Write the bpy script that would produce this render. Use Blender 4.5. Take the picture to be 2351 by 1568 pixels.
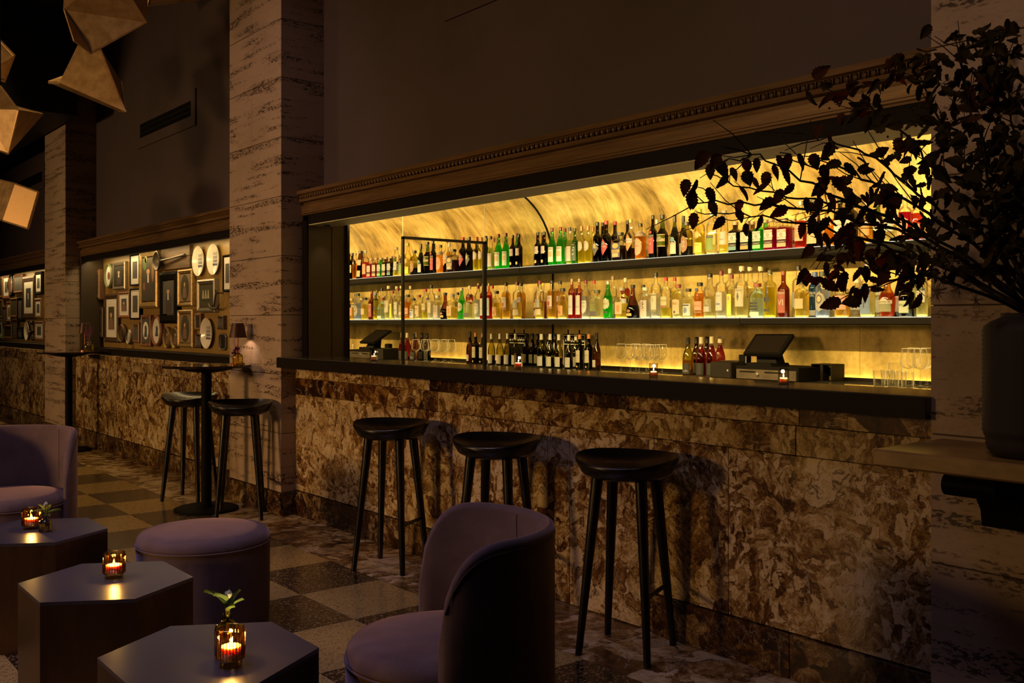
import bpy, math, random
from mathutils import Vector, Matrix
for o in list(bpy.data.objects): bpy.data.objects.remove(o)
S = bpy.context.scene
COL = S.collection
# ------------------------------------------------------------------ camera
W_, H_ = 2351.0, 1568.0
CX, HY, FPX = 1175.5, 742.0, 2244.18
ANG = math.radians(39.0185)
EYE = Vector((0, 0, 1.34))
FWD = Vector((-math.cos(ANG), math.sin(ANG), 0)); RGT = Vector((FWD.y, -FWD.x, 0)); UP = Vector((0, 0, 1))
cd = bpy.data.cameras.new('camera'); cam = bpy.data.objects.new('camera', cd); COL.objects.link(cam)
cd.sensor_width = 36.0; cd.lens = 36.0*FPX/W_; cd.sensor_fit = 'HORIZONTAL'
cd.shift_x = -(CX-W_/2)/W_; cd.shift_y = (HY-H_/2)/W_
cd.clip_start = 0.05; cd.clip_end = 100
cam.location = EYE
cam.rotation_euler = FWD.to_track_quat('-Z', 'Y').to_euler()
S.camera = cam
# ------------------------------------------------------------------ world, lights, exposure
wd = bpy.data.worlds.new('world'); S.world = wd; wd.use_nodes = True
wd.node_tree.nodes['Background'].inputs[0].default_value = (0.5, 0.34, 0.32, 1)
wd.node_tree.nodes['Background'].inputs[1].default_value = 0.006
S.view_settings.view_transform = 'Standard'; S.view_settings.look = 'None'
S.view_settings.exposure = 0.0; S.view_settings.gamma = 1.0; S.view_settings.use_curve_mapping = False
cy = S.cycles
cy.max_bounces = 8; cy.diffuse_bounces = 3; cy.glossy_bounces = 4; cy.transmission_bounces = 6; cy.transparent_max_bounces = 40
cy.caustics_reflective = False; cy.caustics_refractive = False; cy.use_denoising = True
cy.sample_clamp_indirect = 4.0
WARM = (1.0, 0.70, 0.24)
def area(name, loc, aim, sx, sy, power, col, spread=math.pi):
    l = bpy.data.lights.new(name, 'AREA'); l.shape = 'RECTANGLE'; l.size = sx; l.size_y = sy; l.energy = power; l.color = col; l.spread = spread
    o = bpy.data.objects.new(name, l); COL.objects.link(o); o.location = loc
    d = (Vector(aim)-Vector(loc)); o.rotation_euler = d.to_track_quat('-Z', 'Y').to_euler(); return o
def spot(name, loc, aim, power, col, deg=50, blend=0.7, rad=0.08):
    l = bpy.data.lights.new(name, 'SPOT'); l.energy = power; l.color = col; l.spot_size = math.radians(deg); l.spot_blend = blend; l.shadow_soft_size = rad
    o = bpy.data.objects.new(name, l); COL.objects.link(o); o.location = loc
    o.rotation_euler = (Vector(aim)-Vector(loc)).to_track_quat('-Z', 'Y').to_euler(); return o
area('cove_light', (-3.75, 3.50, 2.085), (-3.75, 5.5, 2.08), 4.9, 0.03, 190, WARM)
area('gallery_light', (-9.45, 3.275, 2.055), (-9.45, 3.42, 1.5), 4.4, 0.03, 11, (1.0, 0.70, 0.30))
area('gallery_light', (-14.8, 3.275, 2.055), (-14.8, 3.42, 1.5), 4.2, 0.03, 11, (1.0, 0.70, 0.30))
area('room_light', (-6.2, -6.0, 2.3), (-5.7, 3.1, 0.7), 1.2, 0.8, 50, (1.0, 0.57, 0.21), math.radians(75))
area('room_light', (-12.2, -6.0, 2.3), (-11.2, 3.1, 0.8), 1.2, 0.8, 40, (1.0, 0.60, 0.24), math.radians(70))  # front wash added to brighten the left pillar and bays, no known source
area('dusk_light', (-3.8, 0.4, 4.4), (-3.8, 1.0, 0), 3.0, 1.2, 17, (0.60, 0.52, 1.0), math.radians(72))
for _x in (-14.2, -11.0, -8.2, -6.2, -4.5): spot('aisle_spot', (_x, 1.9, 4.5), (_x, 2.35, 0), 48, (1.0, 0.64, 0.27), 62, 0.9, 0.12)
spot('ceiling_spot', (-5.6, 0.6, 4.4), (-6.75, 3.03, 2.2), 50, (1.0, 0.68, 0.68), 60, 0.9, 0.2)
spot('ceiling_spot', (-0.8, 0.6, 4.4), (-1.3, 3.03, 2.3), 60, (1.0, 0.68, 0.54), 60, 0.9, 0.2)
# ------------------------------------------------------------------ helpers
def ray(u, v): return FWD + RGT*((u-CX)/FPX) + UP*((HY-v)/FPX)
def onX(u, v, c): d = ray(u, v); return EYE + d*(c/d.x)
def onY(u, v, c): d = ray(u, v); return EYE + d*(c/d.y)
def onZ(u, v, c): d = ray(u, v); return EYE + d*((c-EYE.z)/d.z)
def atd(u, v, dep): return EYE + ray(u, v)*dep
def depth(p): return (Vector(p)-EYE).dot(FWD)
class MB:
    def __init__(s): s.v = []; s.f = []
    def add(s, vs, fs):
        b = len(s.v); s.v += [tuple(p) for p in vs]; s.f += [tuple(i+b for i in f) for f in fs]; return s
    def box(s, x0, y0, z0, x1, y1, z1, b=0.0):
        if b <= 0:
            vs = [(x, y, z) for z in (z0, z1) for y in (y0, y1) for x in (x0, x1)]
            return s.add(vs, [(0, 2, 3, 1), (4, 5, 7, 6), (0, 1, 5, 4), (2, 6, 7, 3), (0, 4, 6, 2), (1, 3, 7, 5)])
        cx, cy_, cz = (x0+x1)/2, (y0+y1)/2, (z0+z1)/2; hx, hy, hz = abs(x1-x0)/2, abs(y1-y0)/2, abs(z1-z0)/2
        vs = []; idx = {}
        for sx in (-1, 1):
            for sy in (-1, 1):
                for sz in (-1, 1):
                    for k in range(3):
                        q = [hx-b, hy-b, hz-b]; q[k] += b; idx[(sx, sy, sz, k)] = len(vs)
                        vs.append((cx+sx*q[0], cy_+sy*q[1], cz+sz*q[2]))
        fs = []
        def o(f, n):
            a = [Vector(vs[i]) for i in f]; nn = (a[1]-a[0]).cross(a[2]-a[0]); return f if nn.dot(Vector(n)) > 0 else f[::-1]
        for k in range(3):
            for sg in (-1, 1):
                i, j = [t for t in range(3) if t != k]; f = []
                for a, c in ((-1, -1), (1, -1), (1, 1), (-1, 1)):
                    t = [0, 0, 0]; t[k] = sg; t[i] = a; t[j] = c; f.append(idx[(t[0], t[1], t[2], k)])
                n = [0, 0, 0]; n[k] = sg; fs.append(o(f, n))
        for k in range(3):
            i, j = [t for t in range(3) if t != k]
            for a in (-1, 1):
                for c in (-1, 1):
                    f = []
                    for (e, kk) in ((-1, i), (1, i), (1, j), (-1, j)):
                        t = [0, 0, 0]; t[k] = e; t[i] = a; t[j] = c; f.append(idx[(t[0], t[1], t[2], kk)])
                    n = [0, 0, 0]; n[i] = a; n[j] = c; fs.append(o(f, n))
        for sx in (-1, 1):
            for sy in (-1, 1):
                for sz in (-1, 1): fs.append(o([idx[(sx, sy, sz, k)] for k in range(3)], (sx, sy, sz)))
        return s.add(vs, fs)
    def lathe(s, prof, n=20, c=(0, 0, 0), g=None, a0=0.0, a1=2*math.pi, cap=True):
        full = abs(a1-a0-2*math.pi) < 1e-6; m = n if full else n+1
        vs = []
        for r, z in prof:
            for i in range(m):
                a = a0+(a1-a0)*i/n; k = g(a) if g else 1.0
                vs.append((c[0]+r*k*math.cos(a), c[1]+r*k*math.sin(a), c[2]+z))
        fs = []
        for j in range(len(prof)-1):
            for i in range(n):
                i2 = (i+1) % m if full else i+1
                fs.append((j*m+i, j*m+i2, (j+1)*m+i2, (j+1)*m+i))
        if cap and full:
            if prof[0][0] > 1e-5: fs.append(tuple(range(m))[::-1])
            if prof[-1][0] > 1e-5: fs.append(tuple((len(prof)-1)*m+i for i in range(m)))
        return s.add(vs, fs)
    def tube(s, pts, rad, n=8):
        pts = [Vector(p) for p in pts]; rs = rad if isinstance(rad, (list, tuple)) else [rad]*len(pts)
        vs = []; fs = []; ref = None
        for i, p in enumerate(pts):
            t = (pts[min(i+1, len(pts)-1)]-pts[max(i-1, 0)])
            t = t.normalized() if t.length > 1e-9 else Vector((0, 0, 1))
            if ref is None: ref = Vector((0, 0, 1)) if abs(t.z) < 0.9 else Vector((1, 0, 0))
            a = (ref-t*ref.dot(t)).normalized(); b = t.cross(a); ref = a
            for k in range(n):
                q = 2*math.pi*k/n; vs.append(p+(a*math.cos(q)+b*math.sin(q))*rs[i])
        for i in range(len(pts)-1):
            for k in range(n): k2 = (k+1) % n; fs.append((i*n+k, i*n+k2, (i+1)*n+k2, (i+1)*n+k))
        fs.append(tuple(range(n))[::-1]); fs.append(tuple((len(pts)-1)*n+k for k in range(n)))
        return s.add(vs, fs)
    def prism(s, poly, z0, z1, fn=lambda x, y, z: (x, y, z)):
        n = len(poly); vs = [fn(x, y, z0) for x, y in poly]+[fn(x, y, z1) for x, y in poly]
        fs = [tuple(range(n))[::-1], tuple(range(n, 2*n))]+[(i, (i+1) % n, n+(i+1) % n, n+i) for i in range(n)]
        return s.add(vs, fs)
    def profile_x(s, prof, x0, x1):
        """closed (y,z) profile extruded along X"""
        return s.prism(prof, x0, x1, lambda y, z, x: (x, y, z))
    def mesh(s, name, smooth=False, ang=0.6):
        m = bpy.data.meshes.new(name); m.from_pydata(s.v, [], s.f)
        m.validate(); m.update()
        if smooth:
            m.polygons.foreach_set('use_smooth', [True]*len(m.polygons))
            try: m.set_sharp_from_angle(angle=ang)
            except Exception: pass
        return m
    def recalc(s):
        import bmesh
        m = s.mesh('tmp'); b = bmesh.new(); b.from_mesh(m); bmesh.ops.recalc_face_normals(b, faces=b.faces); b.to_mesh(m); b.free()
        s.v = [tuple(v.co) for v in m.vertices]; s.f = [tuple(p.vertices) for p in m.polygons]; bpy.data.meshes.remove(m); return s
def link(name, data, parent=None, mat=None):
    o = bpy.data.objects.new(name, data); COL.objects.link(o)
    if parent is not None: o.parent = parent
    if mat is not None and len(data.materials) == 0: data.materials.append(mat)
    return o
def obj(name, mb, mat, parent=None, smooth=False, ang=0.6, rc=False):
    if rc: mb.recalc()
    return link(name, mb.mesh(name, smooth, ang), parent, mat)
def tag(o, label=None, cat=None, group=None, kind=None):
    if label: o['label'] = label
    if cat: o['category'] = cat
    if group: o['group'] = group
    if kind: o['kind'] = kind
    return o
def thing(name, label, cat, loc=(0, 0, 0), rz=0.0, group=None):
    o = bpy.data.objects.new(name, None); COL.objects.link(o); o.location = loc; o.rotation_euler = (0, 0, rz); o.empty_display_size = 0.05
    return tag(o, label, cat, group)
def struct(name, mb=None, mat=None, smooth=False, rc=False):
    if mb is None:
        o = bpy.data.objects.new(name, None); COL.objects.link(o)
    else: o = obj(name, mb, mat, None, smooth, rc=rc)
    o['kind'] = 'structure'; return o
def copy_tree(o, parent=None):
    c = o.copy(); COL.objects.link(c)
    if parent is not None: c.parent = parent
    for ch in list(o.children): copy_tree(ch, c)
    return c
# ------------------------------------------------------------------ materials
class NT:
    def __init__(s, name):
        s.m = bpy.data.materials.new(name); s.m.use_nodes = True; s.t = s.m.node_tree; s.t.nodes.clear()
        s.out = s.t.nodes.new('ShaderNodeOutputMaterial')
    def n(s, typ, **k):
        nd = s.t.nodes.new(typ)
        for a, b in k.items():
            if a.startswith('i_'):
                key = a[2:]; key = int(key) if key.isdigit() else key.replace('_', ' ')
                s.set(nd.inputs[key], b)
            else: setattr(nd, a, b)
        return nd
    def set(s, sock, b):
        if hasattr(b, 'is_output') or isinstance(b, bpy.types.NodeSocket): s.t.links.new(b, sock)
        else:
            if isinstance(b, (tuple, list)) and len(b) == 3 and sock.type == 'RGBA': b = (*b, 1)
            sock.default_value = b
    def ramp(s, fac, stops, interp='LINEAR'):
        r = s.n('ShaderNodeValToRGB'); r.color_ramp.interpolation = interp; e = r.color_ramp.elements
        while len(e) < len(stops): e.new(0.5)
        for i, (p, c) in enumerate(stops):
            e[i].position = p; e[i].color = (*c, 1) if isinstance(c, (tuple, list)) else (c, c, c, 1)
        s.t.links.new(fac, r.inputs[0]); return r.outputs[0]
    def math(s, op, a, b=0.0, clamp=False):
        nd = s.n('ShaderNodeMath', operation=op, use_clamp=clamp); s.set(nd.inputs[0], a); s.set(nd.inputs[1], b); return nd.outputs[0]
    def mix(s, fac, a, b, blend='MIX'):
        nd = s.n('ShaderNodeMix', data_type='RGBA', blend_type=blend); s.set(nd.inputs[0], fac); s.set(nd.inputs[6], a); s.set(nd.inputs[7], b); return nd.outputs[2]
    def coord(s, scale=(1, 1, 1), rand=0.0, rot=(0, 0, 0)):
        tc = s.n('ShaderNodeTexCoord'); mp = s.n('ShaderNodeMapping'); s.t.links.new(tc.outputs['Object'], mp.inputs[0])
        mp.inputs['Scale'].default_value = scale; mp.inputs['Rotation'].default_value = rot
        if rand:
            oi = s.n('ShaderNodeObjectInfo'); k = s.math('MULTIPLY', oi.outputs['Random'], rand)
            cb = s.n('ShaderNodeCombineXYZ'); s.t.links.new(k, cb.inputs[0]); k2 = s.math('MULTIPLY', k, 1.7); s.t.links.new(k2, cb.inputs[2])
            s.t.links.new(cb.outputs[0], mp.inputs['Location'])
        return mp.outputs[0]
    def noise(s, vec, scale, detail=4, rough=0.5, dist=0.0):
        nd = s.n('ShaderNodeTexNoise'); nd.inputs['Scale'].default_value = scale; nd.inputs['Detail'].default_value = detail
        nd.inputs['Roughness'].default_value = rough; nd.inputs['Distortion'].default_value = dist; s.t.links.new(vec, nd.inputs['Vector']); return nd
    def vor(s, vec, scale, feature='F1', rnd=1.0):
        nd = s.n('ShaderNodeTexVoronoi', feature=feature); nd.inputs['Scale'].default_value = scale; nd.inputs['Randomness'].default_value = rnd
        s.t.links.new(vec, nd.inputs['Vector']); return nd
    def bsdf(s, col, rough=0.5, metal=0.0, spec=0.5, bump=None, bstr=0.2, bdist=0.01, **kw):
        p = s.n('ShaderNodeBsdfPrincipled'); s.set(p.inputs['Base Color'], col); s.set(p.inputs['Roughness'], rough); s.set(p.inputs['Metallic'], metal)
        p.inputs['Specular IOR Level'].default_value = spec
        for k, v in kw.items(): s.set(p.inputs[k.replace('_', ' ')], v)
        if bump is not None:
            b = s.n('ShaderNodeBump'); b.inputs['Strength'].default_value = bstr; b.inputs['Distance'].default_value = bdist
            s.t.links.new(bump, b.inputs['Height']); s.t.links.new(b.outputs[0], p.inputs['Normal'])
        s.t.links.new(p.outputs[0], s.out.inputs[0]); return s.m
    def surf(s, sock): s.t.links.new(sock, s.out.inputs[0]); return s.m
_solid = {}
def solid(col, rough=0.5, metal=0.0, spec=0.5, grain=0.06):
    k = (tuple(round(c, 4) for c in col), rough, metal, spec)
    if k not in _solid:
        t = NT('paint_%d' % len(_solid)); v = t.coord(); nz = t.noise(v, 60, 3)
        c = t.mix(nz.outputs[0], tuple(x*(1-grain) for x in col), tuple(min(1, x*(1+grain)) for x in col))
        _solid[k] = t.bsdf(c, rough, metal, spec)
    return _solid[k]
_emit = {}
def emit(col, strength):
    k = (col, strength)
    if k not in _emit:
        t = NT('light_%d' % len(_emit)); e = t.n('ShaderNodeEmission'); t.set(e.inputs[0], col); e.inputs[1].default_value = strength; _emit[k] = t.surf(e.outputs[0])
    return _emit[k]
_glass = {}
def glass(col, refl=1.0, edge=0.55):
    k = (col, refl, edge)
    if k not in _glass:
        t = NT('glass_%d' % len(_glass)); lw = t.n('ShaderNodeLayerWeight'); lw.inputs[0].default_value = 0.35
        col = tuple(c**0.5 for c in col); dark = tuple(c*c*edge for c in col)
        f3 = t.math('POWER', lw.outputs['Facing'], 2.2)
        c = t.mix(f3, col, dark); tr = t.n('ShaderNodeBsdfTransparent'); t.set(tr.inputs[0], c)
        gl = t.n('ShaderNodeBsdfGlossy'); gl.inputs['Roughness'].default_value = 0.04; gl.inputs[0].default_value = (0.95, 0.93, 0.9, 1)
        fr = t.n('ShaderNodeFresnel'); fr.inputs[0].default_value = 1.42; fac = t.math('MULTIPLY', fr.outputs[0], 0.75*refl, True)
        mx = t.n('ShaderNodeMixShader'); t.set(mx.inputs[0], fac); t.set(mx.inputs[1], tr.outputs[0]); t.set(mx.inputs[2], gl.outputs[0])
        _glass[k] = t.surf(mx.outputs[0])
    return _glass[k]
_liq = {}
def liquid(col, milky=0.38):
    k = (col, milky)
    if k not in _liq:
        t = NT('liquid_%d' % len(_liq)); tr = t.n('ShaderNodeBsdfTransparent'); t.set(tr.inputs[0], tuple(c**0.5 for c in col))
        tl = t.n('ShaderNodeBsdfTranslucent'); t.set(tl.inputs[0], tuple(min(1, c*1.05) for c in col))
        mx = t.n('ShaderNodeMixShader'); mx.inputs[0].default_value = milky; t.set(mx.inputs[1], tr.outputs[0]); t.set(mx.inputs[2], tl.outputs[0])
        _liq[k] = t.surf(mx.outputs[0])
    return _liq[k]
def mat_travertine():
    t = NT('travertine'); v = t.coord()
    wob = t.noise(v, 1.1, 2); big = t.noise(v, 1.3, 3); mid = t.noise(t.coord((9, 9, 26)), 1.0, 2)
    band = t.noise(t.coord((1.6, 1.6, 17.0)), 1.0, 3, 0.6); fine = t.noise(t.coord((46, 46, 120)), 1.0, 2, 0.5); long_ = t.noise(t.coord((7, 7, 90)), 1.0, 3, 0.6)
    base = t.mix(t.ramp(big.outputs[0], [(0.3, 0.0), (0.7, 1.0)]), (0.34, 0.24, 0.17), (0.46, 0.335, 0.255))
    base = t.mix(t.math('MULTIPLY', mid.outputs[0], 0.45), base, (0.27, 0.185, 0.125))
    bm = t.ramp(band.outputs[0], [(0.50, 0.0), (0.60, 1.0)])
    base = t.mix(t.math('MULTIPLY', bm, 0.30), base, (0.20, 0.13, 0.08))
    p1 = t.ramp(t.math('ADD', fine.outputs[0], t.math('MULTIPLY', bm, 0.10)), [(0.605, 0.0), (0.645, 1.0)])
    p1 = t.math('MULTIPLY', p1, t.math('ADD', t.math('MULTIPLY', bm, 0.85), 0.12))
    p2 = t.math('MULTIPLY', t.ramp(long_.outputs[0], [(0.70, 0.0), (0.74, 1.0)]), 0.6)
    pit = t.math('MAXIMUM', p1, p2)
    c = t.mix(pit, base, (0.05, 0.028, 0.015))
    h = t.math('SUBTRACT', t.math('MULTIPLY', mid.outputs[0], 0.15), pit)
    return t.bsdf(c, 0.62, bump=h, bstr=0.5, bdist=0.005)
def mat_marble(name, tone=1.0, dark=0.0, scale=1.0, rough=0.22, bias=0.0):
    t = NT(name); v0 = t.coord(rand=37.0)
    def warp(v, sc, amt, det):
        w = t.noise(v0, sc*scale, det, 0.6); wc = t.n('ShaderNodeVectorMath', operation='MULTIPLY_ADD'); t.t.links.new(w.outputs['Color'], wc.inputs[0])
        wc.inputs[1].default_value = (amt, amt, amt); t.t.links.new(v, wc.inputs[2]); return wc.outputs[0]
    v = warp(v0, 1.5, 0.5, 3); v2 = warp(v, 8, 0.10, 5)
    ca = t.vor(v2, 5.0*scale); cb = t.vor(v2, 14*scale); ea = t.vor(v2, 5.0*scale, 'DISTANCE_TO_EDGE'); eb = t.vor(v2, 14*scale, 'DISTANCE_TO_EDGE')
    zn = t.noise(v0, 1.9*scale, 4, 0.6); zone = t.ramp(zn.outputs[0], [(0.44, 0.0), (0.54, 1.0)])
    fn = t.noise(v, 9*scale, 9, 0.74); fn2 = t.noise(v2, 34*scale, 8, 0.78)
    sa = t.n('ShaderNodeSeparateColor'); t.t.links.new(ca.outputs['Color'], sa.inputs[0]); sb = t.n('ShaderNodeSeparateColor'); t.t.links.new(cb.outputs['Color'], sb.inputs[0])
    mv = t.n('ShaderNodeMix'); t.set(mv.inputs[0], zone); t.set(mv.inputs[2], sa.outputs[0]); t.set(mv.inputs[3], sb.outputs[0]); val = mv.outputs[0]
    f = t.math('ADD', t.math('MULTIPLY', val, 0.20), t.math('ADD', t.math('MULTIPLY', fn.outputs[0], 0.46), t.math('MULTIPLY', fn2.outputs[0], 0.40)))
    lz = t.noise(v0, 0.9*scale, 3, 0.6, 0.4); f = t.math('ADD', f, t.math('ADD', t.math('MULTIPLY', t.math('SUBTRACT', lz.outputs[0], 0.5), 0.30), bias))
    k = tone
    c = t.ramp(f, [(0.35, (0.018*k, 0.007*k, 0.003*k)), (0.44, (0.085*k, 0.034*k, 0.009*k)), (0.50, (0.21*k, 0.115*k, 0.036*k)), (0.555, (0.38*k, 0.255*k, 0.105*k)), (0.62, (0.56*k, 0.43*k, 0.27*k)), (0.73, (0.42*k, 0.285*k, 0.12*k))])
    me = t.n('ShaderNodeMix'); t.set(me.inputs[0], zone); t.set(me.inputs[2], ea.outputs['Distance']); t.set(me.inputs[3], eb.outputs['Distance'])
    ed = t.math('ADD', me.outputs[0], t.math('MULTIPLY', t.math('SUBTRACT', fn2.outputs[0], 0.5), 0.22))
    em = t.ramp(ed, [(-0.0, 1.0), (0.05, 0.0)])
    c = t.mix(t.math('MULTIPLY', em, 0.85), c, (0.035*k, 0.014*k, 0.005*k))
    vn = t.noise(v0, 2.6*scale, 7, 0.6, 1.0); vein = t.ramp(vn.outputs[0], [(0.494, 0.0), (0.5, 1.0), (0.506, 0.0)])
    c = t.mix(t.math('MULTIPLY', vein, 0.5), c, (0.66*k, 0.54*k, 0.42*k))
    if dark: c = t.mix(dark, c, (0.03*k, 0.013*k, 0.005*k))
    return t.bsdf(c, rough, spec=0.4)
def mat_terrazzo(name, a, b, chip, thr):
    t = NT(name); v = t.coord(rand=11.0); vo = t.vor(v, 130); nz = t.noise(v, 3.0, 3); vs = t.vor(v, 210)
    base = t.mix(nz.outputs[0], a, b)
    sp = t.n('ShaderNodeSeparateColor'); t.t.links.new(vo.outputs['Color'], sp.inputs[0]); m = t.ramp(sp.outputs[0], [(thr, 0.0), (thr+0.02, 1.0)]); c = t.mix(m, base, chip)
    m2 = t.ramp(vs.outputs['Color'], [(0.72, 0.0), (0.8, 1.0)]); c = t.mix(t.math('MULTIPLY', m2, 0.25), c, chip)
    return t.bsdf(c, 0.2, spec=0.45)
def mat_gold_cove():
    t = NT('brushed_brass'); v = t.coord(); st = t.coord((5, 1.1, 1.1), rot=(0, 0.5, 0))
    n1 = t.noise(v, 1.7, 5, 0.62, 0.6); n2 = t.noise(st, 2.0, 6, 0.7, 0.8); n3 = t.noise(v, 0.9, 2)
    f = t.math('ADD', t.math('MULTIPLY', n1.outputs[0], 0.6), t.math('MULTIPLY', n2.outputs[0], 0.4))
    c = t.ramp(f, [(0.36, (0.22, 0.14, 0.045)), (0.46, (0.58, 0.39, 0.12)), (0.55, (0.90, 0.66, 0.25)), (0.68, (0.96, 0.74, 0.34))])
    c = t.mix(t.ramp(n3.outputs[0], [(0.60, 0.0), (0.72, 0.35)]), c, (0.62, 0.52, 0.10))
    return t.bsdf(c, 0.42, 0.5, bump=n2.outputs[0], bstr=0.06)
def mat_gold_panel():
    t = NT('aged_brass_panel'); v = t.coord(); st = t.coord((3, 3, 0.8))
    n1 = t.noise(st, 2.0, 4, 0.6); n2 = t.noise(v, 34, 3, 0.7)
    f = t.math('ADD', t.math('MULTIPLY', n1.outputs[0], 0.75), t.math('MULTIPLY', n2.outputs[0], 0.25))
    c = t.ramp(f, [(0.33, (0.15, 0.102, 0.024)), (0.5, (0.32, 0.23, 0.062)), (0.65, (0.46, 0.34, 0.105))])
    return t.bsdf(c, 0.5, 0.4)
def mat_velvet(name, col):
    t = NT(name); v = t.coord(); n1 = t.noise(v, 7, 4, 0.6); n2 = t.noise(v, 220, 2)
    f = t.math('ADD', t.math('MULTIPLY', n1.outputs[0], 0.8), t.math('MULTIPLY', n2.outputs[0], 0.2))
    c = t.ramp(f, [(0.3, tuple(x*0.75 for x in col)), (0.7, tuple(x*1.3 for x in col))])
    p = t.bsdf(c, 0.85, spec=0.15, bump=n2.outputs[0], bstr=0.1, bdist=0.002, Sheen_Weight=0.55, Sheen_Roughness=0.35, Sheen_Tint=(0.75, 0.5, 0.55, 1))
    return p
def mat_wood(name, a, b, rough=0.45, sc=(2, 30, 30), metal=0.0):
    t = NT(name); n1 = t.noise(t.coord(sc, rand=5.0), 2.0, 5, 0.6, 0.5); c = t.mix(t.ramp(n1.outputs[0], [(0.35, 0.0), (0.65, 1.0)]), a, b)
    return t.bsdf(c, rough, metal, bump=n1.outputs[0], bstr=0.1, bdist=0.003)
def mat_plaster(name, a, b, rough=0.6):
    t = NT(name); v = t.coord(); n1 = t.noise(v, 0.8, 4, 0.6); n2 = t.noise(v, 40, 3)
    return t.bsdf(t.mix(t.ramp(n1.outputs[0], [(0.35, 0.0), (0.65, 1.0)]), a, b), rough, bump=n2.outputs[0], bstr=0.05, bdist=0.004)
def mat_metal(name, a, b, rough=0.3, metal=0.9, sc=(4, 4, 4)):
    t = NT(name); n1 = t.noise(t.coord(sc), 2.5, 5, 0.6); c = t.mix(t.ramp(n1.outputs[0], [(0.35, 0.0), (0.65, 1.0)]), a, b)
    r = t.math('ADD', t.math('MULTIPLY', n1.outputs[0], 0.2), rough-0.1)
    return t.bsdf(c, r, metal)
M = dict(
    trav=mat_travertine(), marble=mat_marble('breccia_marble', 1.05, 0.0, 1.8), marble_dark=mat_marble('dark_breccia_marble', 0.8, 0.25, 1.6, 0.22, -0.08),
    marble_rust=mat_marble('rust_marble', 1.15, 0.0, 0.9, 0.22, -0.085), marble_floor=mat_marble('floor_marble', 0.95, 0.0, 1.1, 0.3), marble_gold=mat_marble('golden_marble', 0.8, 0.0, 1.3),
    tile_dark=mat_terrazzo('dark_terrazzo', (0.009, 0.006, 0.004), (0.018, 0.011, 0.007), (0.20, 0.13, 0.055), 0.80),
    tile_light=mat_terrazzo('tan_terrazzo', (0.30, 0.195, 0.065), (0.38, 0.255, 0.09), (0.21, 0.13, 0.035), 0.74),
    cove=mat_gold_cove(), panel=mat_gold_panel(), velvet=mat_velvet('mauve_velvet', (0.125, 0.083, 0.080)),
    wall=mat_plaster('dark_plaster', (0.060, 0.039, 0.044), (0.082, 0.054, 0.060)), ceil=mat_plaster('black_plaster', (0.006, 0.0045, 0.005), (0.009, 0.007, 0.008)),
    cornice=mat_wood('bronzed_wood', (0.12, 0.065, 0.025), (0.20, 0.11, 0.045), 0.38, (1.5, 30, 30), 0.25), orn=mat_wood('carved_wood', (0.085, 0.04, 0.014), (0.13, 0.065, 0.025), 0.5),
    frame_black=solid((0.008, 0.005, 0.0035), 0.55, 0.0, 0.12), jamb=mat_plaster('dark_brown_panel', (0.045, 0.027, 0.012), (0.06, 0.036, 0.016), 0.5),
    bar=solid((0.075, 0.068, 0.052), 0.06, 0.0, 1.0), steel=solid((0.007, 0.0055, 0.0045), 0.8, 0.0, 0.1),  # bar: base lightened to stand in for reflection of the lit back wall
    zinc=mat_metal('brushed_zinc', (0.165, 0.155, 0.215), (0.19, 0.18, 0.245), 0.32, 0.85, (1.2, 1.2, 8)), black=solid((0.005, 0.004, 0.0035), 0.6, 0.0, 0.06), blackm=solid((0.01, 0.008, 0.008), 0.55),
    stool=mat_metal('black_lacquer', (0.004, 0.0028, 0.0025), (0.006, 0.004, 0.0035), 0.26, 0.0), clear=None, greenedge=glass((0.75, 0.92, 0.85), 1.0),
    brass=mat_metal('gold_leaf', (0.48, 0.30, 0.14), (0.62, 0.42, 0.22), 0.40, 0.65, (6, 6, 6)), gilt=mat_wood('gilt_wood', (0.30, 0.19, 0.06), (0.48, 0.33, 0.13), 0.4, (20, 20, 20), 0.5),
    copper=mat_metal('copper', (0.30, 0.11, 0.05), (0.38, 0.15, 0.07), 0.3, 0.7), oak=mat_wood('brown_wood', (0.12, 0.055, 0.02), (0.20, 0.10, 0.04)), walnut=mat_wood('dark_wood', (0.04, 0.02, 0.01), (0.07, 0.036, 0.017)),
    goldwall=mat_plaster('ochre_wall', (0.24, 0.145, 0.035), (0.33, 0.205, 0.055), 0.45), sage=mat_plaster('sage_soffit', (0.60, 0.58, 0.38), (0.70, 0.66, 0.45), 0.5),
    white=solid((0.75, 0.72, 0.66), 0.5), plate=solid((0.78, 0.72, 0.60), 0.15), blue=solid((0.10, 0.12, 0.22), 0.5), wax=None, gray=solid((0.25, 0.24, 0.23), 0.5))
def mirror():
    t = NT('mirror_glass'); return t.bsdf((0.86, 0.84, 0.80), 0.0, 1.0)
M['mirror'] = mirror()
t = NT('glassware'); lw = t.n('ShaderNodeLayerWeight'); lw.inputs[0].default_value = 0.5
tr = t.n('ShaderNodeBsdfTransparent'); tr.inputs[0].default_value = (0.985, 0.985, 0.97, 1); tl = t.n('ShaderNodeBsdfTranslucent'); tl.inputs[0].default_value = (0.95, 0.93, 0.85, 1)
gl = t.n('ShaderNodeBsdfGlossy'); gl.inputs['Roughness'].default_value = 0.03; m1 = t.n('ShaderNodeMixShader'); t.set(m1.inputs[0], t.math('MULTIPLY', t.math('POWER', lw.outputs['Facing'], 2.2), 0.95)); t.set(m1.inputs[1], tr.outputs[0]); t.set(m1.inputs[2], tl.outputs[0])  # white scatter at grazing edges stands in for refracted highlights
m2 = t.n('ShaderNodeMixShader'); m2.inputs[0].default_value = 0.05; t.set(m2.inputs[1], m1.outputs[0]); t.set(m2.inputs[2], gl.outputs[0]); M['clear'] = t.surf(m2.outputs[0])
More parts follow.
